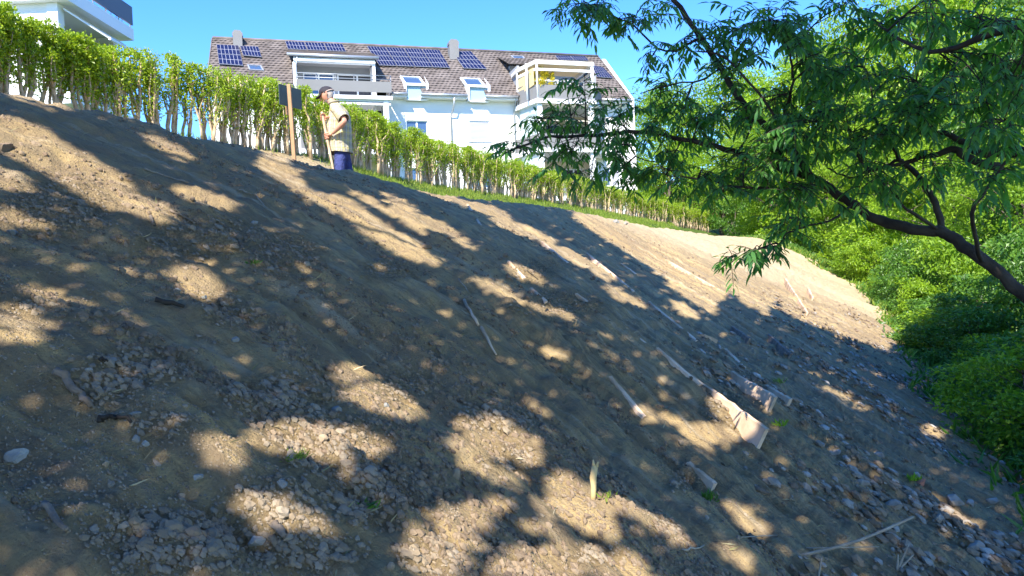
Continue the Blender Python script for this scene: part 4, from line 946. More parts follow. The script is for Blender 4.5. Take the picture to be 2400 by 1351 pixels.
ch_.box(I3, cx_-.28, cx_+.28, cy_-.25, cy_+.25, zc_+.5, zc_+.53); ch_.tube([I3(cx_-.25, cy_, zc_+.25), I3(cx_+.3, cy_, zc_+.62)], .012, 5)
tag(ch_.build('plant_stand', M['dgrey'], None, loc=(cx_, cy_, zs+.42)), 'thin dark metal stand at the end of the upper left balcony', 'plant stand')

# ------------------------------------------------------------------ board on a post, and the man
pb = Vector((ray(694, 372).x*11.0, 11.0, 0)); pb.z = hz(pb.x, pb.y); ptop = at(677, 199, 11.0)
po = empty('board_on_post', pb, 'dark square board seen from behind on a slanting orange wooden post', 'board')
p_ = MB(); up_ = Vector((0, 1, 0)); p_.bar(pb-Vector((0, 0, .3)), ptop, .052, .05, up=up_); p_.build('post', M['postwood'], po, bevel=.004)
c1_ = at(653, 197, 11.05); D_ = Vector((.47, .88, 0)).normalized()
q = [at(653, 197, 11.12), at(655, 245, 11.12)]; 
w_ = .46; hgt_ = (q[0].z-q[1].z)
P1 = q[0]; P2 = q[0]+D_*w_; nn = Vector((D_.y, -D_.x, 0))*.008
p_ = MB(); p_.hexa([P1-Vector((0,0,hgt_))-nn, P2-Vector((0,0,hgt_))-nn, P2-Vector((0,0,hgt_))+nn, P1-Vector((0,0,hgt_))+nn, P1-nn, P2-nn, P2+nn, P1+nn]); p_.build('panel', M['board'], po)
p_ = MB(); t2 = P1.lerp(P2, .5); p_.bar(Vector((t2.x-.05, t2.y, t2.z-.42)), Vector((t2.x-.06, t2.y, t2.z+.0)), .05, .03, up=up_); p_.build('batten', M['postwood'], po)

def skin_mesh(joints, edges, levels=2):
    """joints: name -> (x,y,z,r[,r2]); one continuous surface grown round the bones"""
    names = list(joints); me = bpy.data.meshes.new('sk'); me.from_pydata([joints[n][:3] for n in names], [(names.index(a), names.index(b)) for a, b in edges], [])
    o = bpy.data.objects.new('sk', me); COL.objects.link(o); m = o.modifiers.new('s', 'SKIN'); m.use_smooth_shade = True
    for i, n in enumerate(names):
        j = joints[n]; me.skin_vertices[0].data[i].radius = (j[3], j[4] if len(j) > 4 else j[3])
    me.skin_vertices[0].data[0].use_root = True
    s = o.modifiers.new('d', 'SUBSURF'); s.levels = levels; s.render_levels = levels
    bpy.context.view_layer.update(); dg = bpy.context.evaluated_depsgraph_get(); out = bpy.data.meshes.new_from_object(o.evaluated_get(dg), depsgraph=dg)
    vs = [v.co.copy() for v in out.vertices]; fs = [tuple(p.vertices) for p in out.polygons]; bpy.data.objects.remove(o); bpy.data.meshes.remove(out); return vs, fs

MY = 11.3; mf = at(806, 470, MY); mz = hz(mf.x, MY); mf = Vector((mf.x, MY, mz)); dzm = at(806, 470, MY).z-mz; print('man ground offset', dzm)
MZ = dzm*.0
man = empty('person', mf, 'man in plaid shirt, dark cap and blue trousers looking down at his wooden handle', 'person')
SC = (at(806, 198, MY).z-mz)/1.80; print('man scale', SC)
man.scale = (SC, SC, SC)
# handle line in the man's frame: x to the right of the picture, y away, z up
def loc_(px_, py_, y=0.): q = at(px_, py_, MY+y); return (q-mf)/SC
HT = loc_(755, 267, -.20); HB_ = loc_(779, 388, -.20); hd_ = (HB_-HT).normalized()
hL = HT+hd_*((loc_(765, 320, -.20)-HT).length); hR = HT+hd_*.055
wL = loc_(778, 314, -.27); wR = HT+Vector((.10, .06, -.04)); eL = loc_(809, 284, -.33); eR = Vector((-.17, .10, 1.17))
J = {'pelvis': (0, 0, .90, .08, .08), 'belly': (-.03, 0, 1.08, .14, .13), 'chest': (-.02, 0, 1.28, .13, .14), 'neck0': (-.05, 0, 1.46, .07), 'neck1': (-.11, 0, 1.55, .058), 'head': (-.16, 0, 1.60, .06),
 'sL': (-.02, -.17, 1.42, .062), 'eL': (*eL, .043), 'mL': (*(eL.lerp(wL, .35)), .047), 'wL': (*wL, .029), 'sR': (-.04, .17, 1.42, .062), 'eR': (*eR, .043), 'wR': (*wR, .029),
 'hipL': (0, -.095, .84, .075), 'kL': (-.02, -.11, .50, .062), 'cL': (.03, -.11, .34, .055), 'aL': (.03, -.11, .09, .038), 'hipR': (.02, .095, .84, .075), 'kR': (.05, .12, .50, .062), 'cR': (.12, .12, .34, .055), 'aR': (.14, .12, .09, .038)}
E_ = [('pelvis','belly'),('belly','chest'),('chest','neck0'),('neck0','neck1'),('neck1','head'),('chest','sL'),('sL','eL'),('eL','mL'),('mL','wL'),('chest','sR'),('sR','eR'),('eR','wR'),
 ('pelvis','hipL'),('hipL','kL'),('kL','cL'),('cL','aL'),('pelvis','hipR'),('hipR','kR'),('kR','cR'),('cR','aR')]
body = MB(); vs, fs = skin_mesh(J, E_); body.add(vs, fs, 0, True)
hc = Vector((-.175, 0, 1.655)); tilt = R_(24)
def HP_(x, y, z):        # head frame: x forward of the face
    X = -x; c, s = math.cos(tilt), math.sin(tilt); return hc+Vector((X*c-z*s*-1*0-z*s*.0+0, 0, 0))+Vector((X*c-X, 0, 0))*0+Vector((0, y, 0))+Vector((-z*s*1.0*-0, 0, 0)) if False else hc+Vector((-(x*c+z*s), y, -x*s+z*c))
hv = []; nu, nv_ = 20, 16
for j in range(nv_+1):
    ph = math.pi*j/nv_
    for i in range(nu):
        th = 2*math.pi*i/nu; x = math.cos(th)*math.sin(ph); y = math.sin(th)*math.sin(ph); z = math.cos(ph)
        rx = .098; ry = .077; rz = .118
        jaw = max(0, -z); xx = x*rx*(1-.28*jaw*(1 if x > 0 else .9))+.012*jaw; yy = y*ry*(1-.34*jaw); zz = z*rz
        if x > .75 and -.75 < z < .45: xx -= .006*(math.exp(-((z-.08)/.12)**2))*(abs(y) > .2); xx += .004*(z < -.5)
        hv.append(HP_(xx, yy, zz))
hf = [(j*nu+i, j*nu+(i+1) % nu, (j+1)*nu+(i+1) % nu, (j+1)*nu+i) for j in range(nv_) for i in range(nu)]
body.add(hv, hf, 0, True)
# nose, ears, brow
body.tube([HP_(.090, 0, .035), HP_(.108, 0, .0), HP_(.122, 0, -.022), HP_(.100, 0, -.034)], [.009, .012, .016, .010], 8)
for s in (-1, 1):
    body.tube([HP_(-.005, s*.078, .028), HP_(-.016, s*.090, .020), HP_(-.014, s*.090, -.012), HP_(-.002, s*.080, -.032)], [.006, .011, .010, .006], 6)
# hands: palm and five separate bent fingers closed round the handle
def hand(mb, wrist, grip, towards, near):
    ax = hd_.copy(); pal = (grip-wrist).normalized(); out = ax.cross(pal).normalized()*(1 if near else -1)
    pc = grip-pal*.035+out*(-.0)
    vs, fs = skin_mesh({'w': (*wrist, .027), 'p1': (*(wrist.lerp(pc, .6)), .030, .022), 'p2': (*(pc-pal*.0), .034, .020)}, [('w','p1'),('p1','p2')], 2); mb.add(vs, fs, 0, True)
    for k in range(4):
        o_ = grip+ax*(-.033+.022*k); R0 = .026; lenf = (1.0, 1.08, 1.02, .85)[k]
        side = out
        pts = []
        for a in (0, 50, 105, 160, 205*lenf):
            t = R_(a); pts.append(o_-pal*math.cos(t)*(R0+.006)+side*math.sin(t)*R0*-1)
        mb.tube([o_-pal*.045]+pts, [.0105, .0105, .0100, .0095, .009, .007], 8)
    th = [pc+ax*-.03, grip+ax*-.052+out*.018-pal*.01, grip+ax*-.050+out*.027+pal*.012, grip+ax*-.040+out*.020+pal*.028]
    mb.tube(th, [.014, .0125, .011, .008], 8)
hand(body, wL, hL, 1, True); hand(body, wR, hR, 1, False)
bo = body.build('body', M['skin'], man, world_space=False)
f_ = MB()
for s in (-1, 1): f_.lathe([(0, 0, -.007, .003, .003), (0, 0, -.003, .007, .007), (0, 0, .003, .007, .007), (0, 0, .007, .003, .003)], 8); 
f_.v = [tuple(HP_(.083, (-.030 if i < len(f_.v)/2 else .030)+v[1], .018+v[2])+Vector((v[0]*.6, 0, 0))) for i, v in enumerate(f_.v)]
f_.build('eye', M['eye'], man, world_space=False)
f_ = MB(); f_.tube([HP_(.090, -.022, -.062), HP_(.099, 0, -.064), HP_(.090, .022, -.062)], [.003, .006, .003], 6); f_.build('mouth', M['lip'], man, world_space=False)
# hair and short beard
hm = MB(); hv2 = []; idx = {}
for j in range(nv_+1):
    for i in range(nu):
        v = hv[j*nu+i]; hv2.append(hc+(v-hc)*1.055)
hf2 = []
for j in range(nv_):
    for i in range(nu):
        th = 2*math.pi*(i+.5)/nu; ph = math.pi*(j+.5)/nv_; x = math.cos(th)*math.sin(ph); z = math.cos(ph)
        if (x < -.05 and z > -.55) or (x < .28 and z > .2) or (z < -.48 and x > .05 and z > -.97): hf2.append(hf[j*nu+i])
hm.add(hv2, hf2, 0, True); hm.build('hair', M['hair'], man, world_space=False)
cp = MB(); cv = []
for j in range(9):
    ph = math.pi/2*j/8*1.0
    for i in range(nu):
        th = 2*math.pi*i/nu; cv.append(HP_(math.cos(th)*math.sin(ph)*.112-.004, math.sin(th)*math.sin(ph)*.090, math.cos(ph)*.088+.045-.02*math.sin(ph)*(math.cos(th) < 0)))
cp.add(cv, [(j*nu+i, j*nu+(i+1) % nu, (j+1)*nu+(i+1) % nu, (j+1)*nu+i) for j in range(8) for i in range(nu)], 0, True)
br = []
for k in range(9):
    a = R_(-62+124*k/8); br += [HP_(.100*math.cos(a), .086*math.sin(a), .047), HP_(.10*math.cos(a)+.078*math.cos(a*.9), .080*math.sin(a), .030-.012*abs(math.sin(a)))]
n0 = len(br); br2 = br+[Vector(b)-Vector((0, 0, .006)) for b in br]
cp.add(br2, [(2*k, 2*k+2, 2*k+3, 2*k+1) for k in range(8)]+[(n0+2*k+1, n0+2*k+3, n0+2*k+2, n0+2*k) for k in range(8)]+[(2*k+1, 2*k+3, n0+2*k+3, n0+2*k+1) for k in range(8)], 0, True)
co_ = cp.build('cap', M['cap'], man, world_space=False)
cb = MB(); cb.tube([HP_(math.cos(t)*.113-.004, math.sin(t)*.092, .038-.012*(math.cos(t) < 0)) for t in [R_(100+160*k/10) for k in range(11)]], .007, 6); cb.build('cap_edge', M['capband'], man, world_space=False)
# shirt: loose lofted body, sleeves and collar, with stripe coordinates
def loft(rings, n=28, seed=1, wob=.006):
    vs = []; uv = []; r = random.Random(seed)
    for j, (cx, cy, z, rx, ry) in enumerate(rings):
        for i in range(n):
            th = 2*math.pi*i/n; w = 1+.035*math.sin(3*th+j*.9)+.02*math.sin(7*th-j*1.3)*(j < 4); vs.append(Vector((cx+rx*math.cos(th)*w, cy+ry*math.sin(th)*w, z+.008*math.sin(2*th)*(j == 0)))); uv.append((th/6.283, z))
    fs = [(j*n+i, j*n+(i+1) % n, (j+1)*n+(i+1) % n, (j+1)*n+i) for j in range(len(rings)-1) for i in range(n)]
    return vs, fs, uv
SR = [(-.015,0,.80,.178,.215),(-.02,0,.86,.182,.215),(-.025,0,.95,.190,.218),(-.03,0,1.05,.205,.22),(-.03,0,1.15,.208,.22),(-.02,0,1.25,.190,.225),(-.01,0,1.34,.165,.225),(-.02,0,1.41,.14,.205),(-.04,0,1.465,.112,.155),(-.065,0,1.50,.085,.095),(-.085,0,1.535,.070,.072)]
SR = [(a, b, c, d*.93, e_*.95) for a, b, c, d, e_ in SR]; sv, sf_, suv = loft(SR)
def sleeve(S, E, r0, r1, k):
    S = Vector(S); E = Vector(E); n = 16; v = []; uv = []; d = (E-S).normalized(); a = d.orthogonal().normalized(); b = d.cross(a)
    for j in range(6):
        f_ = j/5; c = S.lerp(E, f_); r = r0+(r1-r0)*f_
        for i in range(n):
            th = 2*math.pi*i/n; w = 1+.06*math.sin(2*th+j+k); v.append(c+(a*math.cos(th)+b*math.sin(th))*r*w); uv.append((.1+th/6.283*.4, c.z))
    return v, [(j*n+i, j*n+(i+1) % n, (j+1)*n+(i+1) % n, (j+1)*n+i) for j in range(5) for i in range(n)], uv
allv = list(sv); allf = list(sf_); alluv = list(suv)
for S, E, k in (((-.03, -.15, 1.435), Vector((-.02, -.17, 1.42)).lerp(Vector(eL), .86), 0), ((-.04, .15, 1.435), Vector((-.04, .17, 1.42)).lerp(eR, .8), 2)):
    v, f_, uv = sleeve(S, E, .082, .082, k); n0 = len(allv); allv += v; allf += [tuple(i+n0 for i in f) for f in f_]; alluv += uv
mesh_np('shirt', np.array([list(v) for v in allv]), np.array(allf), M['plaid'], man, smooth=True, uv=np.array(alluv))
cl_ = MB(); cl_.tube([Vector((-.085+.075*math.cos(t), .078*math.sin(t), 1.535+.02*math.cos(t))) for t in [R_(-160+320*k/14) for k in range(15)]], .014, 6); cl_.build('collar', M['plaid'], man, world_space=False)
TJ = {'top': (0, 0, .97, .13, .12), 'p': (0, 0, .87, .135, .115), 'hL': (0, -.095, .77, .088, .088), 'uL': (-.015, -.11, .62, .088), 'kL': (-.02, -.115, .48, .085), 'cL': (.02, -.115, .30, .078), 'aL': (.03, -.115, .06, .072),
      'hR': (.02, .095, .77, .088, .088), 'uR': (.04, .11, .62, .088), 'kR': (.06, .12, .48, .085), 'cR': (.11, .12, .30, .078), 'aR': (.14, .12, .06, .072)}
vs, fs = skin_mesh(TJ, [('top','p'),('p','hL'),('hL','uL'),('uL','kL'),('kL','cL'),('cL','aL'),('p','hR'),('hR','uR'),('uR','kR'),('kR','cR'),('cR','aR')])
tr_ = MB(); tr_.add(vs, fs, 0, True); tr_.build('trousers', M['denim'], man, world_space=False)
for cx, cy in ((.03, -.115), (.14, .12)):
    sh = MB(); sh.add(*skin_mesh({'h': (cx+.02, cy, .055, .045), 'm': (cx-.08, cy, .045, .045, .035), 't': (cx-.17, cy, .035, .042, .028)}, [('h','m'),('m','t')]), 0, True); sh.build('shoe', M['shoe'], man, world_space=False)
# the tool he holds
tw = lambda v: mf+Vector(v)*SC
tbot = tw(HT)+hd_*1.25*SC; gzz = hz(tbot.x, tbot.y)
tl = (tbot.z-gzz); tbot = tw(HT)+hd_*((tw(HT).z-gzz)/(-hd_.z))
sp_ = empty('shovel', tbot, 'long pale wooden-handled shovel held upright by the man in the plaid shirt', 'shovel')
m_ = MB(); m_.tube([tw(HT)+(tbot-tw(HT))*f_ for f_ in (-.02, 0, .5, .8)], [.016*SC, .0185*SC, .018*SC, .018*SC], 10); m_.build('handle', M['wood'], sp_)
m_ = MB(); d_ = (tbot-tw(HT)).normalized(); b0_ = tbot-d_*.27
m_.tube([tbot-d_*.34, b0_], .022, 8)
m_.add([b0_+Vector((0, -.11, 0)), b0_+Vector((-.01, .11, 0)), tbot+Vector((0, .10, .03)), tbot+Vector((0, 0, -.03)), tbot+Vector((0, -.10, .03)), b0_+Vector((.02, -.11, 0)), b0_+Vector((.012, .11, 0)), tbot+Vector((.015, .10, .03)), tbot+Vector((.015, 0, -.03)), tbot+Vector((.015, -.10, .03))],
       [(0,1,2,3,4), (9,8,7,6,5), (0,5,6,1), (1,6,7,2), (2,7,8,3), (3,8,9,4), (4,9,5,0)]); m_.build('blade', M['steel'], sp_)

# ------------------------------------------------------------------ timber, sticks and stones lying on the slope
def lay(pts_px, n=14, lift=0.0):
    out = []
    for i in range(len(pts_px)-1):
        for k in range(n):
            f_ = k/n; a = pts_px[i]; b = pts_px[i+1]; out.append(hit(a[0]+(b[0]-a[0])*f_, a[1]+(b[1]-a[1])*f_)+Vector((0, 0, lift)))
    out.append(hit(*pts_px[-1])+Vector((0, 0, lift))); return out
def plank(px0, px1, h0, h1, label, group=None, th=.024, col='wood', name='plank', up0=0, up1=0):
    """board on edge, sunk in the soil; h0/h1: how far it stands out at either end"""
    a = hit(*px0); b = hit(*px1); n = 10; mb = MB(); d = (b-a).normalized(); x = d.cross(Vector((0, 0, 1))).normalized()*th/2; vs = []
    N_ = (normal_at(a.x, a.y, .4)+normal_at(b.x, b.y, .4)).normalized()
    for i in range(n+1):
        f_ = i/n; p = a.lerp(b, f_); h = (h0+(h1-h0)*f_)*random.uniform(.9, 1.08); p = p+x*random.uniform(-.25, .25)
        for s, k in ((-1, -.08), (1, -.08), (1, h), (-1, h)): vs.append(p+x*s+N_*k)
    fs = [(4*i+k, 4*i+(k+1) % 4, 4*i+4+(k+1) % 4, 4*i+4+k) for i in range(n) for k in range(4)]+[(3,2,1,0), (4*n, 4*n+1, 4*n+2, 4*n+3)]
    mb.add(vs, fs); o = mb.build(name, M[col], None, loc=a, bevel=0); return tag(o, label, 'plank', group)
gP = 'planks set on edge across the soil'
plank((1645,905), (1778,1052), .018, .135, 'largest pale plank jutting from the soil, its square end beside a round stone', gP)
plank((1350,692), (1655,915), .014, .02, 'long thin plank edge running uphill from the largest jutting plank', gP)
plank((1715,875), (1802,968), .015, .13, 'pale plank jutting out just right of the largest one', gP)
plank((1795,905), (1845,955), .01, .07, 'smallest jutting plank end, rightmost of the three close together', gP)
plank((1540,820), (1640,905), .01, .012, 'thin plank edge left of the second jutting plank', gP)
plank((1715,770), (1752,808), .02, .07, 'short brownish plank sticking up in the shade below the sunlit soil', gP, col='oldwood')
plank((1800,785), (1850,840), .01, .05, 'short pale plank in the shade right of the brownish one', gP, col='oldwood')
plank((1840,655), (1890,740), .01, .05, 'flat pale plank at the edge of the sunlit soil', gP)
plank((1892,683), (1903,705), .06, .06, 'small pale wooden block where sun meets shade on the right', gP)
plank((1430,885), (1510,980), .004, .007, 'thin plank edge in the middle of the shaded slope', gP)
plank((1610,1090), (1668,1152), .02, .05, 'plank edge with earth clods leaning on it at its lower end', gP, col='wood')
plank((1270,568), (1330,618), .008, .008, 'thin plank line crossing the upper sunlit streak', gP)
plank((1375,595), (1485,685), .009, .012, 'long straight plank line right of the upper sunlit streak', gP)
plank((1520,710), (1632,803), .015, .018, 'long plank line farther right in the shade', gP)
plank((1455,620), (1490,645), .015, .012, 'short plank line high on the shaded slope', gP)
plank((1650,790), (1680,802), .02, .02, 'short plank line below the far sunlit patches', gP)
plank((1095,480), (1133,540), .007, .009, 'short thin plank line high in the centre of the slope', gP)
plank((1190,615), (1228,655), .012, .012, 'faint plank line beside the round brown clod', gP)
plank((1243,680), (1280,714), .015, .018, 'plank line at the lit streak in the middle of the slope', gP)
plank((1560,610), (1720,700), .007, .007, 'long pale plank line along the edge of the sunlit soil', gP)
plank((1700,820), (1745,865), .012, .012, 'faint plank line above the second jutting plank', gP)
def stick(pts_px, r0, r1, label, colm='twig', group=None, lift=.008, name='stick', cat='stick', bumpy=.003, n=5):
    P = lay(pts_px, n, lift+r0*.5); P = [p+Vector((random.uniform(-1, 1), random.uniform(-1, 1), random.uniform(-.3, 1)))*bumpy for p in P]; mb = MB()
    mb.tube(P, [(r0+(r1-r0)*i/(len(P)-1))*random.uniform(.85, 1.15) for i in range(len(P))], 7); o = mb.build(name, M[colm], None, loc=P[0]); return tag(o, label, cat, group)
gS = 'dry sticks lying on the slope'
stick([(1088,712),(1122,768)], .010, .009, 'upper half of the pale split stick in the middle of the slope', 'wood', gS)
stick([(1128,775),(1165,842)], .012, .005, 'lower pointed half of the pale split stick in the middle of the slope', 'wood', gS)
stick([(340,402),(390,418),(442,434)], .006, .004, 'thin straight pale stick on the upper left slope', 'twig', gS)
stick([(560,450),(600,462),(626,495)], .005, .003, 'curved grey stick below the crest left of the man', 'twig', gS)
stick([(365,712),(430,728)], .012, .008, 'short dark stick below the small sunlit patch on the left', 'bark_dark', gS)
stick([(130,885),(175,925),(212,970)], .015, .009, 'rough brown piece of wood among the cobbles at left', 'oldwood', gS, bumpy=.008)
stick([(105,1195),(155,1262)], .009, .006, 'brown stick near the lower left corner', 'oldwood', gS)
stick([(230,1002),(270,990),(310,1005)], .010, .005, 'crooked bark strip under the cobbles at left', 'bark_dark', gS, bumpy=.006)
stick([(645,1245),(672,1275)], .013, .008, 'split wooden chip below the lower sunlit gravel patch', 'oldwood', gS)
stick([(352,520),(362,540)], .010, .007, 'small upright wood chip on the left gravel band', 'oldwood', gS, lift=.02)
stick([(400,500),(452,526)], .009, .005, 'weathered root piece right of the small upright chip', 'oldwood', gS)
stick([(1075,700-40),(1100,690)], .005, .003, 'tiny twig above the pale split stick', 'twig', gS)
stick([(235,855),(255,858)], .006, .004, 'small purple-brown twig on the left slope', 'bark_dark', gS)
stick([(1600,1302),(1650,1287)], .005, .003, 'short pale stalk near the bottom right of centre', 'twig', gS)
stick([(1235,680-42),(1262,660)], .004, .003, 'tiny dark twig near the dappled clod', 'bark_dark', gS)
# stalks that rise off the ground at the lower right
def stalk(a_px, b_px, YA, YB, r0, r1, label, group='dry stalks at the lower right', mids=()):
    P = [at(*a_px, YA)]+[at(*m) for m in mids]+[at(*b_px, YB)]; g = hz(P[0].x, P[0].y); P[0].z = min(P[0].z, g+.01); P = smoothpath(P, 4); mb = MB(); mb.tube(P, [r0+(r1-r0)*i/(len(P)-1) for i in range(len(P))], 6)
    return tag(mb.build('dry_stalk', M['twig'], None, loc=P[0]), label, 'dry stalk', group)
yy = hit(1880, 1300).y
stalk((1880,1302), (2140,1212), yy, yy+.1, .008, .006, 'longest pale dry stalk lying across the lower right slope', mids=((2010,1268,yy),))
stalk((1890,1285), (2060,1282), yy+.05, yy+.05, .004, .002, 'thin curved stalk crossing the longest one')
yy2 = hit(2100, 1340).y; 
for i, (e, lab) in enumerate((((2130,1275), 'upright pale stalk of the small split tuft at lower right'), ((2142,1300), 'right-leaning pale stalk of the small split tuft at lower right'), ((2105,1300), 'short left stalk of the small split tuft at lower right'))):
    stalk((2103,1338), e, yy2, yy2, .007, .003, lab)
yy3 = hit(1925, 1350).y; stalk((1918,1355), (1926,1308), yy3, yy3, .005, .003, 'short upright stalk at the bottom edge')
stalk((1695,1262), (1900,1250), hit(1695,1262).y, hit(1900,1250).y, .003, .002, 'thin stalk lying over the earth left of the longest one')
yy4 = hit(2110, 790).y; stalk((2118,820), (2094,778), yy4, yy4, .012, .008, 'dry bent stalk at the edge of the wood on the right')
# peeled stick standing in the sunlit patch
sb = hit(1387, 1170); ss_ = empty('stake', sb, 'peeled pale stick with a split top standing upright in the sunlit patch', 'stick')
stp = at(1396, 1080, sb.y-.02); mb = MB(); mb.tube([sb-Vector((0, 0, .08)), sb.lerp(stp, .3)+Vector((.003, 0, 0)), sb.lerp(stp, .55)+Vector((-.004, 0, 0)), sb.lerp(stp, .86)], [.0135, .0125, .0150, .0135], 9); mb.build('shaft', M['stake'], ss_)
mb = MB(); tb = sb.lerp(stp, .85); mb.tube([tb+Vector((-.005, 0, 0)), stp+Vector((-.010, 0, .004))], [.009, .003], 6); mb.build('split_tip', M['stake'], ss_)
mb = MB(); mb.tube([tb+Vector((.007, 0, 0)), stp+Vector((.011, 0, -.006))], [.008, .003], 6); mb.build('split_tip', M['stake'], ss_)

def ico(sub):
    bm = bmesh.new(); bmesh.ops.create_icosphere(bm, subdivisions=sub, radius=1); v = np.array([list(x.co) for x in bm.verts]); f = np.array([[q.index for q in x.verts] for x in bm.faces]); bm.free(); return v, f
I1, I2, I3_ = ico(1), ico(2), ico(3)
def rock(px_, py_, wpx, hpx, colm, label, group='larger stones lying on the slope', seed=0, flat=.6, angular=.25, name='stone', cat='stone'):
    p = hit(px_, py_); D = p.length; rw = wpx/F*D/2*.85; rng = np.random.default_rng(seed+int(px_)*7+int(py_)); v, f = I3_; v = v.copy()
    for _ in range(14):         # flat broken facets
        n = unit(rng.normal(size=(1, 3)))[0]; d = rng.uniform(.5, .85); k = v@n; over = k > d; v[over] -= np.outer((k[over]-d)*1.0, n)
    v = v*np.array([rw, rw*rng.uniform(.75, 1.1), rw*min(1.1, (hpx/wpx)*1.15)*flat/.6])
    v += rng.normal(size=v.shape)*rw*.02
    a = rng.uniform(0, 6.28); c, s = math.cos(a*0.15), math.sin(a*.15); v = np.stack([v[:, 0]*c-v[:, 1]*s, v[:, 0]*s+v[:, 1]*c, v[:, 2]], 1)
    o = mesh_np(name, v, f, M[colm], None, loc=p+Vector((0, 0, rw*.05)), smooth=False); return tag(o, label, cat, group)
rock(40,1072,52,38,'dirtwhite','large pale angular stone half buried near the lower left edge')
rock(318,1038,26,24,'flatgrey','grey stone left of the whitish upright one on the lower left')
rock(341,1048,20,28,'dirtwhite','whitish upright stone on the lower left slope')
rock(247,1092,22,20,'tanrock','yellowish flat stone below the left cobbles')
rock(317,975,30,16,'flatgrey','flat grey stone right of the rough brown wood')
rock(668,948,26,22,'tanrock','tan stone above the sunlit gravel')
rock(792,965,38,24,'flatgrey','broad grey stone above the sunlit gravel patch')
rock(757,1036,34,30,'tanrock','pale round stone in the middle of the sunlit gravel patch')
rock(662,1136,36,26,'flatgrey','blue-grey stone between the two sunlit gravel patches')
rock(465,1128,28,18,'dirtwhite','small whitish stone right of centre in the lower left')
rock(605,1278,52,34,'dirtwhite','largest whitish broken stone at the bottom left of centre')
rock(553,1287,26,20,'flatgrey','grey stone beside the largest whitish broken one')
rock(425,1168,22,18,'tanrock','round tan pebble near the lower left')
rock(423,1296,24,22,'tanrock','tan cube-like stone near the bottom left')
rock(915,1330,26,34,'tanrock','upright tan stone at the bottom edge left of the big sunlit patch')
rock(1068,1118,34,36,'tanrock','yellowish stone at the left edge of the big sunlit patch')
rock(1022,1010,16,16,'flatgrey','small bluish stone in the shade above the big sunlit patch')
rock(1735,1035,22,26,'tanrock','round tan stone at the end of the largest jutting plank')
rock(1185,602,20,18,'clod','round brown clod lying high in the middle of the slope', cat='clod', name='clod')
rock(8,350,50,34,'clod','big brown clod at the left edge below the hedge', cat='clod', name='clod')
rock(1000,580,40,22,'clod','earth clod at the end of the bright sunlit streak', cat='clod', name='clod')
rock(905,955,18,16,'flatgrey','small grey stone right of the sunlit gravel')
rock(265,850,24,14,'flatgrey','small grey slab on the left slope')
rock(208,868,18,12,'dirtwhite','small pale stone left of the small grey slab')
rock(414,683,20,14,'dirtwhite','pale flat pebble left of the small round sunlit patch')
rock(478,700,20,13,'dirtwhite','pale flat pebble just below the small round sunlit patch')
rock(596,523,22,14,'dirtwhite','pale flat stone on the upper left gravel band')
rock(550,800,26,16,'flatgrey','grey stone below the central gravel patch')
rock(30,550,28,16,'flatgrey','blue-grey stone near the left edge')
rock(1445,523,22,16,'flatgrey','grey stone at the foot of the bright grass bank', seed=3)
rock(1467,526,16,12,'flatgrey','smaller grey stone beside the one at the foot of the grass bank')
for i, (px_, py_, w, h) in enumerate([(2240,1178,46,30),(2275,1182,26,20),(2090,1190,52,26),(2200,1222,40,28),(2330,1262,50,36),(2290,1290,36,26),(2375,1300,30,28),(2150,1120,30,20),(2020,1135,38,22),(2060,1070,34,20),(1960,1065,30,18),(2330,1180,30,18)]):
    rock(px_, py_, w, h, 'lime', ['widest pale limestone lump at the rubble foot on the lower right','pale limestone beside the widest lump','flat limestone left of the widest lump','limestone below the flat one','largest limestone near the lower right corner','limestone left of the largest corner one','limestone at the right edge in the corner','limestone above the flat one','limestone slab above the longest stalk','limestone above the longest stalk tip','small limestone between the planks and the rubble','small limestone near the right bushes'][i], 'pale limestones at the foot of the slope')
rock(2160,1135,30,18,'metalpink','reddish broken brick in the rubble at lower right','broken bricks', cat='brick', name='brick_piece')

# ------------------------------------------------------------------ gravel, clods, grass (uncountable)
def scatter(name, N_, src, area, size, probf, mats, flat=(.45, .8), seed=1, smooth=True, sink=.25, kind='stuff'):
    rng = np.random.default_rng(seed); x, y = area(N_, rng); z = height(x, y); P = np.stack([x, y, z], 1); pr = probf(x, y, z, rng); k = pr > rng.random(len(x))
    P = P[k]; n = len(P); r = size(n, rng, np.linalg.norm(P, axis=1)); v, f = src; nv = len(v)
    sc = np.stack([r*rng.uniform(.8, 1.35, n), r*rng.uniform(.7, 1.1, n), r*rng.uniform(*flat, n)], 1)
    W = v[None]*(1+rng.normal(size=(n, nv, 1))*.15)*sc[:, None, :]
    a = rng.uniform(0, 6.28, n); c, s = np.cos(a)[:, None], np.sin(a)[:, None]; X = W[..., 0]*c-W[..., 1]*s; Y = W[..., 0]*s+W[..., 1]*c; Z = W[..., 2]
    Z = Z-X*.46*nx-Y*.46*ny      # lies along the slope
    V = np.stack([X, Y, Z], -1)+P[:, None, :]+np.array([0, 0, 1])*(sc[:, 2]*(1-2*sink)*1.0)[:, None, None]
    Fq = (f[None]+(np.arange(n)*nv)[:, None, None]).reshape(-1, 3)
    o = mesh_np(name, V.reshape(-1, 3), Fq, mats, None, smooth=smooth); print(name, n); return tag(o, kind=kind)
def polar(rmin, rmax, a0=-42, a1=42, p=1.0):
    def f_(N_, rng): r = np.exp(rng.uniform(math.log(rmin), math.log(rmax), N_)); a = np.radians(rng.uniform(a0, a1, N_)); return r*np.sin(a), r*np.cos(a)
    return f_
def p_stony(x, y, z, rng): s, t = st(x, y); return np.clip(sst(.45, .92, stony(x, y, z)), .015, 1)*bare(x, y)*(s > 4)*.9
def sz(a, b, g=2.2): return lambda n, rng, D: a+(b-a)*rng.random(n)**g
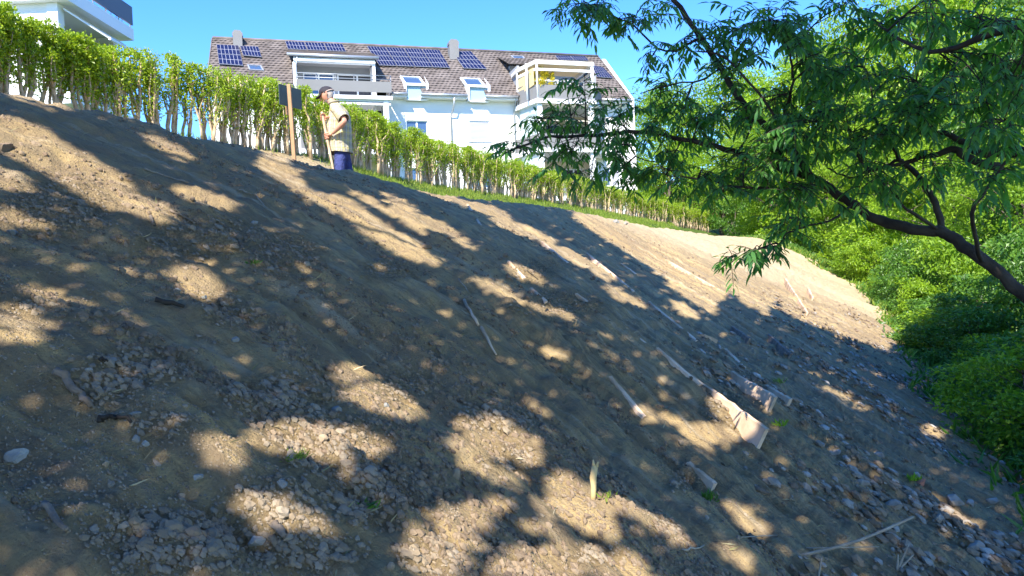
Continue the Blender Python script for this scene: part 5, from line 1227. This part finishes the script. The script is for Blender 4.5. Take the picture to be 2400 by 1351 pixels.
scatter('gravel', 90000, I1, polar(1.7, 11), sz(.004, .0135, 1.8), p_stony, M['stone'], seed=11, flat=(.5,.85), smooth=False, sink=.38)
scatter('cobbles', 7500, I2, polar(1.7, 9), sz(.010, .023, 2.4), lambda x, y, z, rng: np.clip(sst(.55, .95, stony(x, y, z)), 0, 1)*bare(x, y), M['stone'], seed=12, flat=(.5,.8), smooth=False, sink=.36)
scatter('grit', 90000, I1, polar(1.6, 9), sz(.002, .006, 1.8), lambda x, y, z, rng: .10+.75*sst(.45, .62, vn(*[q*1.0 for q in (flow(x, y)[0]*3, flow(x, y)[1]*.8)], 88)), M['stone'], seed=13, smooth=False)
scatter('soil_clods', 120000, I1, polar(2.2, 26), lambda n, rng, D: (.0035+.011*rng.random(n)**3)*(1+D*.07), lambda x, y, z, rng: -.0+.6*sst(.46, .72, vn(flow(x, y)[0]*3.4, flow(x, y)[1]*.45, 93))*sst(16, 10, y), M['clod'], seed=14, smooth=False, flat=(.7,1.0), sink=.4)
def p_rub(x, y, z, rng): s, t = st(x, y); v = vegdist(x, y); return sst(-3.0, -.9, v)*(v < .6)*sst(15, 11, y)*.9*sst(.30, .75, vn(x*2.2, y*2.2, 66))
def veg_area(N_, rng): y = np.exp(rng.uniform(math.log(3.2), math.log(20), N_)); return np.interp(y, _vy, _vx)+rng.uniform(-3.4, .8, N_), y
scatter('rubble', 20000, I1, veg_area, lambda n, rng, D: .008+.030*rng.random(n)**3, p_rub, M['lime'], seed=15, smooth=False, flat=(.45,.8))
scatter('dark_rubble', 44000, I1, veg_area, lambda n, rng, D: .008+.030*rng.random(n)**2.5, lambda x, y, z, rng: p_rub(x, y, z, rng), M['clod'], seed=16, smooth=False)
def blades(name, N_, area, probf, hgt, m, seed, wid=.006, spread=.35, tuft=1, lab=None):
    rng = np.random.default_rng(seed); x, y = area(N_, rng); pr = probf(x, y); k = pr > rng.random(len(x)); x = x[k]; y = y[k]
    if tuft > 1: x = np.repeat(x, tuft)+rng.normal(size=len(x)*tuft)*.03; y = np.repeat(y, tuft)+rng.normal(size=len(y)*tuft)*.03
    z = height(x, y)-.01; n = len(x); D = unit(np.stack([rng.normal(size=n)*spread, rng.normal(size=n)*spread, np.ones(n)], 1)); Nn = rnd_dir(n, rng); h = hgt[0]+(hgt[1]-hgt[0])*rng.random(n)
    LV, LF = leaf_mesh(np.stack([x, y, z], 1), D, Nn, h, np.maximum(wid*(1+.09*np.hypot(x, y)), wid)); o = mesh_np(name, LV, LF, M[m], None); print(name, n); return o
def bank_area(N_, rng): t = rng.uniform(-12, 33, N_); s = rng.uniform(-1.2, 3.0, N_); return xy(s, t)
def p_bank(x, y): s, t = st(x, y); return (1-bare(x, y))*sst(-1.2, -.8, s)*(vegdist(x, y) < 0)*sst(.25, .6, vn(x*1.5, y*1.5, 12)+.2)
tag(blades('grass', 90000, bank_area, p_bank, (.05, .17), 'grass', 21), kind='stuff')
def p_edge(x, y): v = vegdist(x, y); return sst(-.6, .4, v)*(v < 4)
def edge_area(N_, rng): y = rng.uniform(3, 36, N_); return np.interp(y, _vy, _vx)+rng.uniform(-.8, 3.2, N_), y
tag(blades('undergrowth', 60000, edge_area, p_edge, (.06, .24), 'leafC', 22, wid=.018, spread=.9), kind='stuff')
tag(blades('sunny_weeds', 26000, lambda N_, rng: (lambda y: (np.interp(y, _vy, _vx)+rng.uniform(-.5, 1.2, N_), y))(rng.uniform(14, 34, N_)), p_edge, (.06, .22), 'grass', 23, wid=.014, spread=.8), kind='stuff')
tag(blades('straw', 5200, polar(1.8, 12), lambda x, y: .25+0*x, (.02, .085), 'dgrass', 24, wid=.0016, spread=3.5), kind='stuff')
def weed(px_, py_, n, h, m, label, spread=.7, wid=.008, rad=.02, name='grass_tuft', cat='grass tuft'):
    p = hit(px_, py_); rng = np.random.default_rng(int(px_)); C = np.array(p)+rng.normal(size=(n, 3))*np.array([rad, rad, .004]); D = unit(np.stack([rng.normal(size=n)*spread, rng.normal(size=n)*spread, np.ones(n)], 1))
    LV, LF = leaf_mesh(C-np.array(p), D, rnd_dir(n, rng), rng.uniform(.5, 1, n)*h, np.full(n, wid)); return tag(mesh_np(name, LV, LF, M[m], None, loc=p), label, cat, 'small green tufts on the soil')
weed(692,1075,90,.035,'grass','green grass tuft in the sunlit gravel patch', wid=.004, rad=.018, spread=1.2)
weed(1420,1172,10,.045,'grass','small green sprout beside the standing stick', wid=.012)
weed(595,620,26,.04,'leafC','dark green sprout in the shade below the upper gravel band', wid=.008, spread=1.2, rad=.02)
weed(1830,1000,26,.07,'leafB','green sprout right of the largest jutting plank', wid=.010)
weed(1830,900,20,.08,'grass','green sprout above the smallest plank end')
weed(860,1190,16,.05,'leafC','dark sprout among cobbles left of the big sunlit patch', wid=.010, spread=1.5)
weed(1660,1175,50,.06,'leafC','dark tuft under the plank with the earth clods', wid=.008)
weed(2300,1000,40,.10,'grass','yellow-green sprout in the rubble at lower right', wid=.014)
weed(2140,1130,40,.05,'leafB','moss-green tuft in the rubble beside the brick', wid=.012)

# ------------------------------------------------------------------ the crowns above the photographer that throw the dappled shade
LIT = [(60,225,110,12,17),(60,335,110,52,25),(200,410,150,48,30),(330,485,85,24,15),(480,465,75,16,20),(395,345,60,11,25),(560,322,60,7,22),(660,400,58,26,35),(730,455,60,14,25),
 (830,500,60,20,35),(920,560,110,24,30),(990,600,40,10,20),(945,480,40,11,30),(1000,440,60,9,20),(1080,472,70,8,20),(960,520,50,11,35),(1120,485,75,8,16),(1200,530,60,8,25),(1265,548,45,7,25),(1345,605,85,12,28),
 (1170,680,66,15,28),(1290,730,62,10,20),(1230,640,45,13,25),(1460,692,48,6,25),(1600,728,33,9,30),(1302,833,28,8,20),
 (465,660,62,34,20),(30,750,62,44,15),(110,690,40,18,25),(50,512,70,12,15),(20,420,60,18,20),(880,930,95,34,25),(830,880,45,16,20),(955,960,35,14,25),(740,1035,150,40,5),(525,1062,55,32,20),(860,1060,50,16,0),(660,1205,98,32,15),
 (1255,958,30,10,30),(1170,1060,112,72,25),(1050,1290,88,72,0),(1185,1165,95,40,30),(1330,1190,108,72,32),(1400,1290,120,46,30),(1240,1320,120,40,10),(1090,1215,60,30,0),(1550,1235,62,16,30),(1480,1200,60,16,30),(1720,1300,40,16,30),
 (1590,990,40,11,25),(1625,1025,50,10,35),(1680,1015,38,20,25),(1512,965,16,8,20),(1735,1205,48,12,30),(1760,1235,36,8,20),
 (1975,935,55,8,28),(2180,1012,24,9,10),(2255,1215,60,9,25),(1950,760,60,8,25),(1980,690,60,12,25),
 (1400,640,40,6,25),(1880,745,60,6,26),(1010,445,80,6,22),(1150,500,60,5,18),(870,470,50,7,30),(1020,530,40,6,30),(1080,565,40,6,30),(640,360,40,6,25),(1700,655,90,6,30),(1560,640,50,5,30),(1620,700,70,6,28),(1725,985,70,20,42),(1775,930,38,12,45)]
DARKL = [((1292,1075),(1225,1190),(1160,1275),(1120,1351),12),((1100,1130),(1160,1150),(1235,1160),(1240,1165),9),((1180,1085),(1220,1100),(1250,1110),(1262,1112),5),((1330,1240),(1380,1265),(1420,1275),(1450,1290),8)]
FAR = [(1340,515),(1480,605),(1560,650),(1640,695),(1680,722),(1715,690),(1755,720),(1800,748),(1822,712),(1880,740),(1930,775),(2000,800),(2090,830)]
fx_ = np.array([p[0] for p in FAR]); fy_ = np.array([p[1] for p in FAR])
def lit(px_, py_, x, y, leafr):
    wx = px_+14*(fbm(x*1.7, y*1.7, 301, 3)); wy = py_+11*(fbm(x*1.7+9, y*1.7, 302, 3)); gr = leafr*F/np.maximum(y, 1.5); r = np.zeros(len(px_), bool)
    for cx, cy, a, b, an in LIT:
        c, s = math.cos(R_(an)), math.sin(R_(an)); u = (wx-cx)*c+(wy-cy)*s; v = -(wx-cx)*s+(wy-cy)*c; r |= (u/(a*.96+gr))**2+(v/(b*.96+gr*.42))**2 < 1
    for p0, p1, p2, p3, w in DARKL:
        q = [p0, p1, p2, p3]
        for i in range(3):
            a = np.array(q[i], float); b = np.array(q[i+1], float); d = b-a; t = np.clip(((px_-a[0])*d[0]+(py_-a[1])*d[1])/(d@d+1e-6), 0, 1); r &= ~(np.hypot(px_-a[0]-t*d[0], py_-a[1]-t*d[1]) < w)
    r |= (px_ > 1330) & (py_+14*fbm(x*.8, y*.8, 305, 3) < np.interp(px_, fx_, fy_, left=-99, right=805))
    return r
rng = np.random.default_rng(404)
def canopy(N_, x0, x1, y0, y1, lo, hi, fold=.1):
    gxs = rng.uniform(x0, x1, N_); gys = rng.uniform(y0, y1, N_); gzs = height(gxs, gys); s_, t_ = st(gxs, gys)
    D = unit(rng.normal(size=(N_, 3))*np.array([1, 1, .5])); ln = rng.uniform(lo, hi, N_)
    px_, py_ = pix(np.stack([gxs, gys, gzs], 1))
    vis = (gys > .9) & (px_ > -40) & (px_ < 2440) & (py_ < 1400)
    k = (s_ > 5.2) & ~(vis & lit(px_, py_, gxs, gys, (lo+hi)*.20)) & (gxs < np.interp(gys, _vy, _vx)+.5+.9*sst(14, 10, gys)) & (t_ < 13)
    gxs, gys, gzs, D, ln = gxs[k], gys[k], gzs[k], D[k], ln[k]; n = len(gxs)
    Nn = unit(np.array(L)+rng.normal(size=(n, 3))*.35); D = D-(D*Nn).sum(1, keepdims=True)*Nn*.92
    tt = np.clip(6+.5*gys, 6.5, 12.5)+.8*fbm(gxs*.5, gys*.5, 51, 2)+rng.uniform(-.5, .5, n)
    C = np.stack([gxs, gys, gzs], 1)+np.array(L)*tt[:, None]
    return C-D*ln[:, None]*.5, D, Nn, ln
A_ = canopy(170000, -7, 7, -1.5, 6.5, .08, .125); B_ = canopy(200000, -9, 14, 6.2, 22, .14, .20)
C = np.concatenate([A_[0], B_[0]]); D = np.concatenate([A_[1], B_[1]]); Nn = np.concatenate([A_[2], B_[2]]); ln_ = np.concatenate([A_[3], B_[3]]); n = len(C)
LV, LF = leaf_mesh(C, D, Nn, ln_, ln_*.58, fold=.1)
TR = [(-10.5, -1.5), (-5.0, -9.0), (3.5, -9.5), (13.5, -2.5)]
own = np.argmin(np.stack([(C[:, 0]-a)**2+(C[:, 1]-b)**2 for a, b in TR], 1), 1); print('canopy leaves', n)
names = ['left', 'rear left', 'rear right', 'right']
for k, (a, b) in enumerate(TR):
    zb = hz(a, b); root = empty('shade_tree', (a, b, zb), ['tall tree out of the frame on the left whose crown shades the upper slope', 'tree behind the viewpoint whose crown shades the near left slope', 'tree behind the viewpoint whose crown dapples the near right slope', 'tall tree out of the frame on the right whose crown shades the stony foot'][k], 'tree', None)
    sel = own == k; ids = np.nonzero(sel)[0]
    if len(ids) == 0: continue
    vi = (ids[:, None]*4+np.arange(4)).ravel(); m = len(ids); bb = (np.arange(m)*4)[:, None]; FF = np.concatenate([bb+np.array([[0,1,2]]), bb+np.array([[0,2,3]])], 0)
    mesh_np('crown', LV[vi]-np.array([a, b, zb]), FF, M['canopy'], root)
    mb = MB(); mb.tube([Vector((a, b, zb-.3)), Vector((a+.1, b, zb+3)), Vector((a, b+.1, zb+6.5)), Vector((a+.1, b+.2, zb+9.5))], [.24, .20, .15, .07], 10)
    cc = C[ids]; r5 = random.Random(k)
    for _ in range(12):
        e = Vector(cc[r5.randrange(len(cc))]); p = Vector((a, b, zb+r5.uniform(4, 7.5)))
        # keep limbs out of the lit gaps: thin ones only
        mb.tube([p, p.lerp(e, .5)+Vector((0, 0, .6)), e], [.07, .04, .012], 6)
    mb.build('trunk', M['bark'], root)
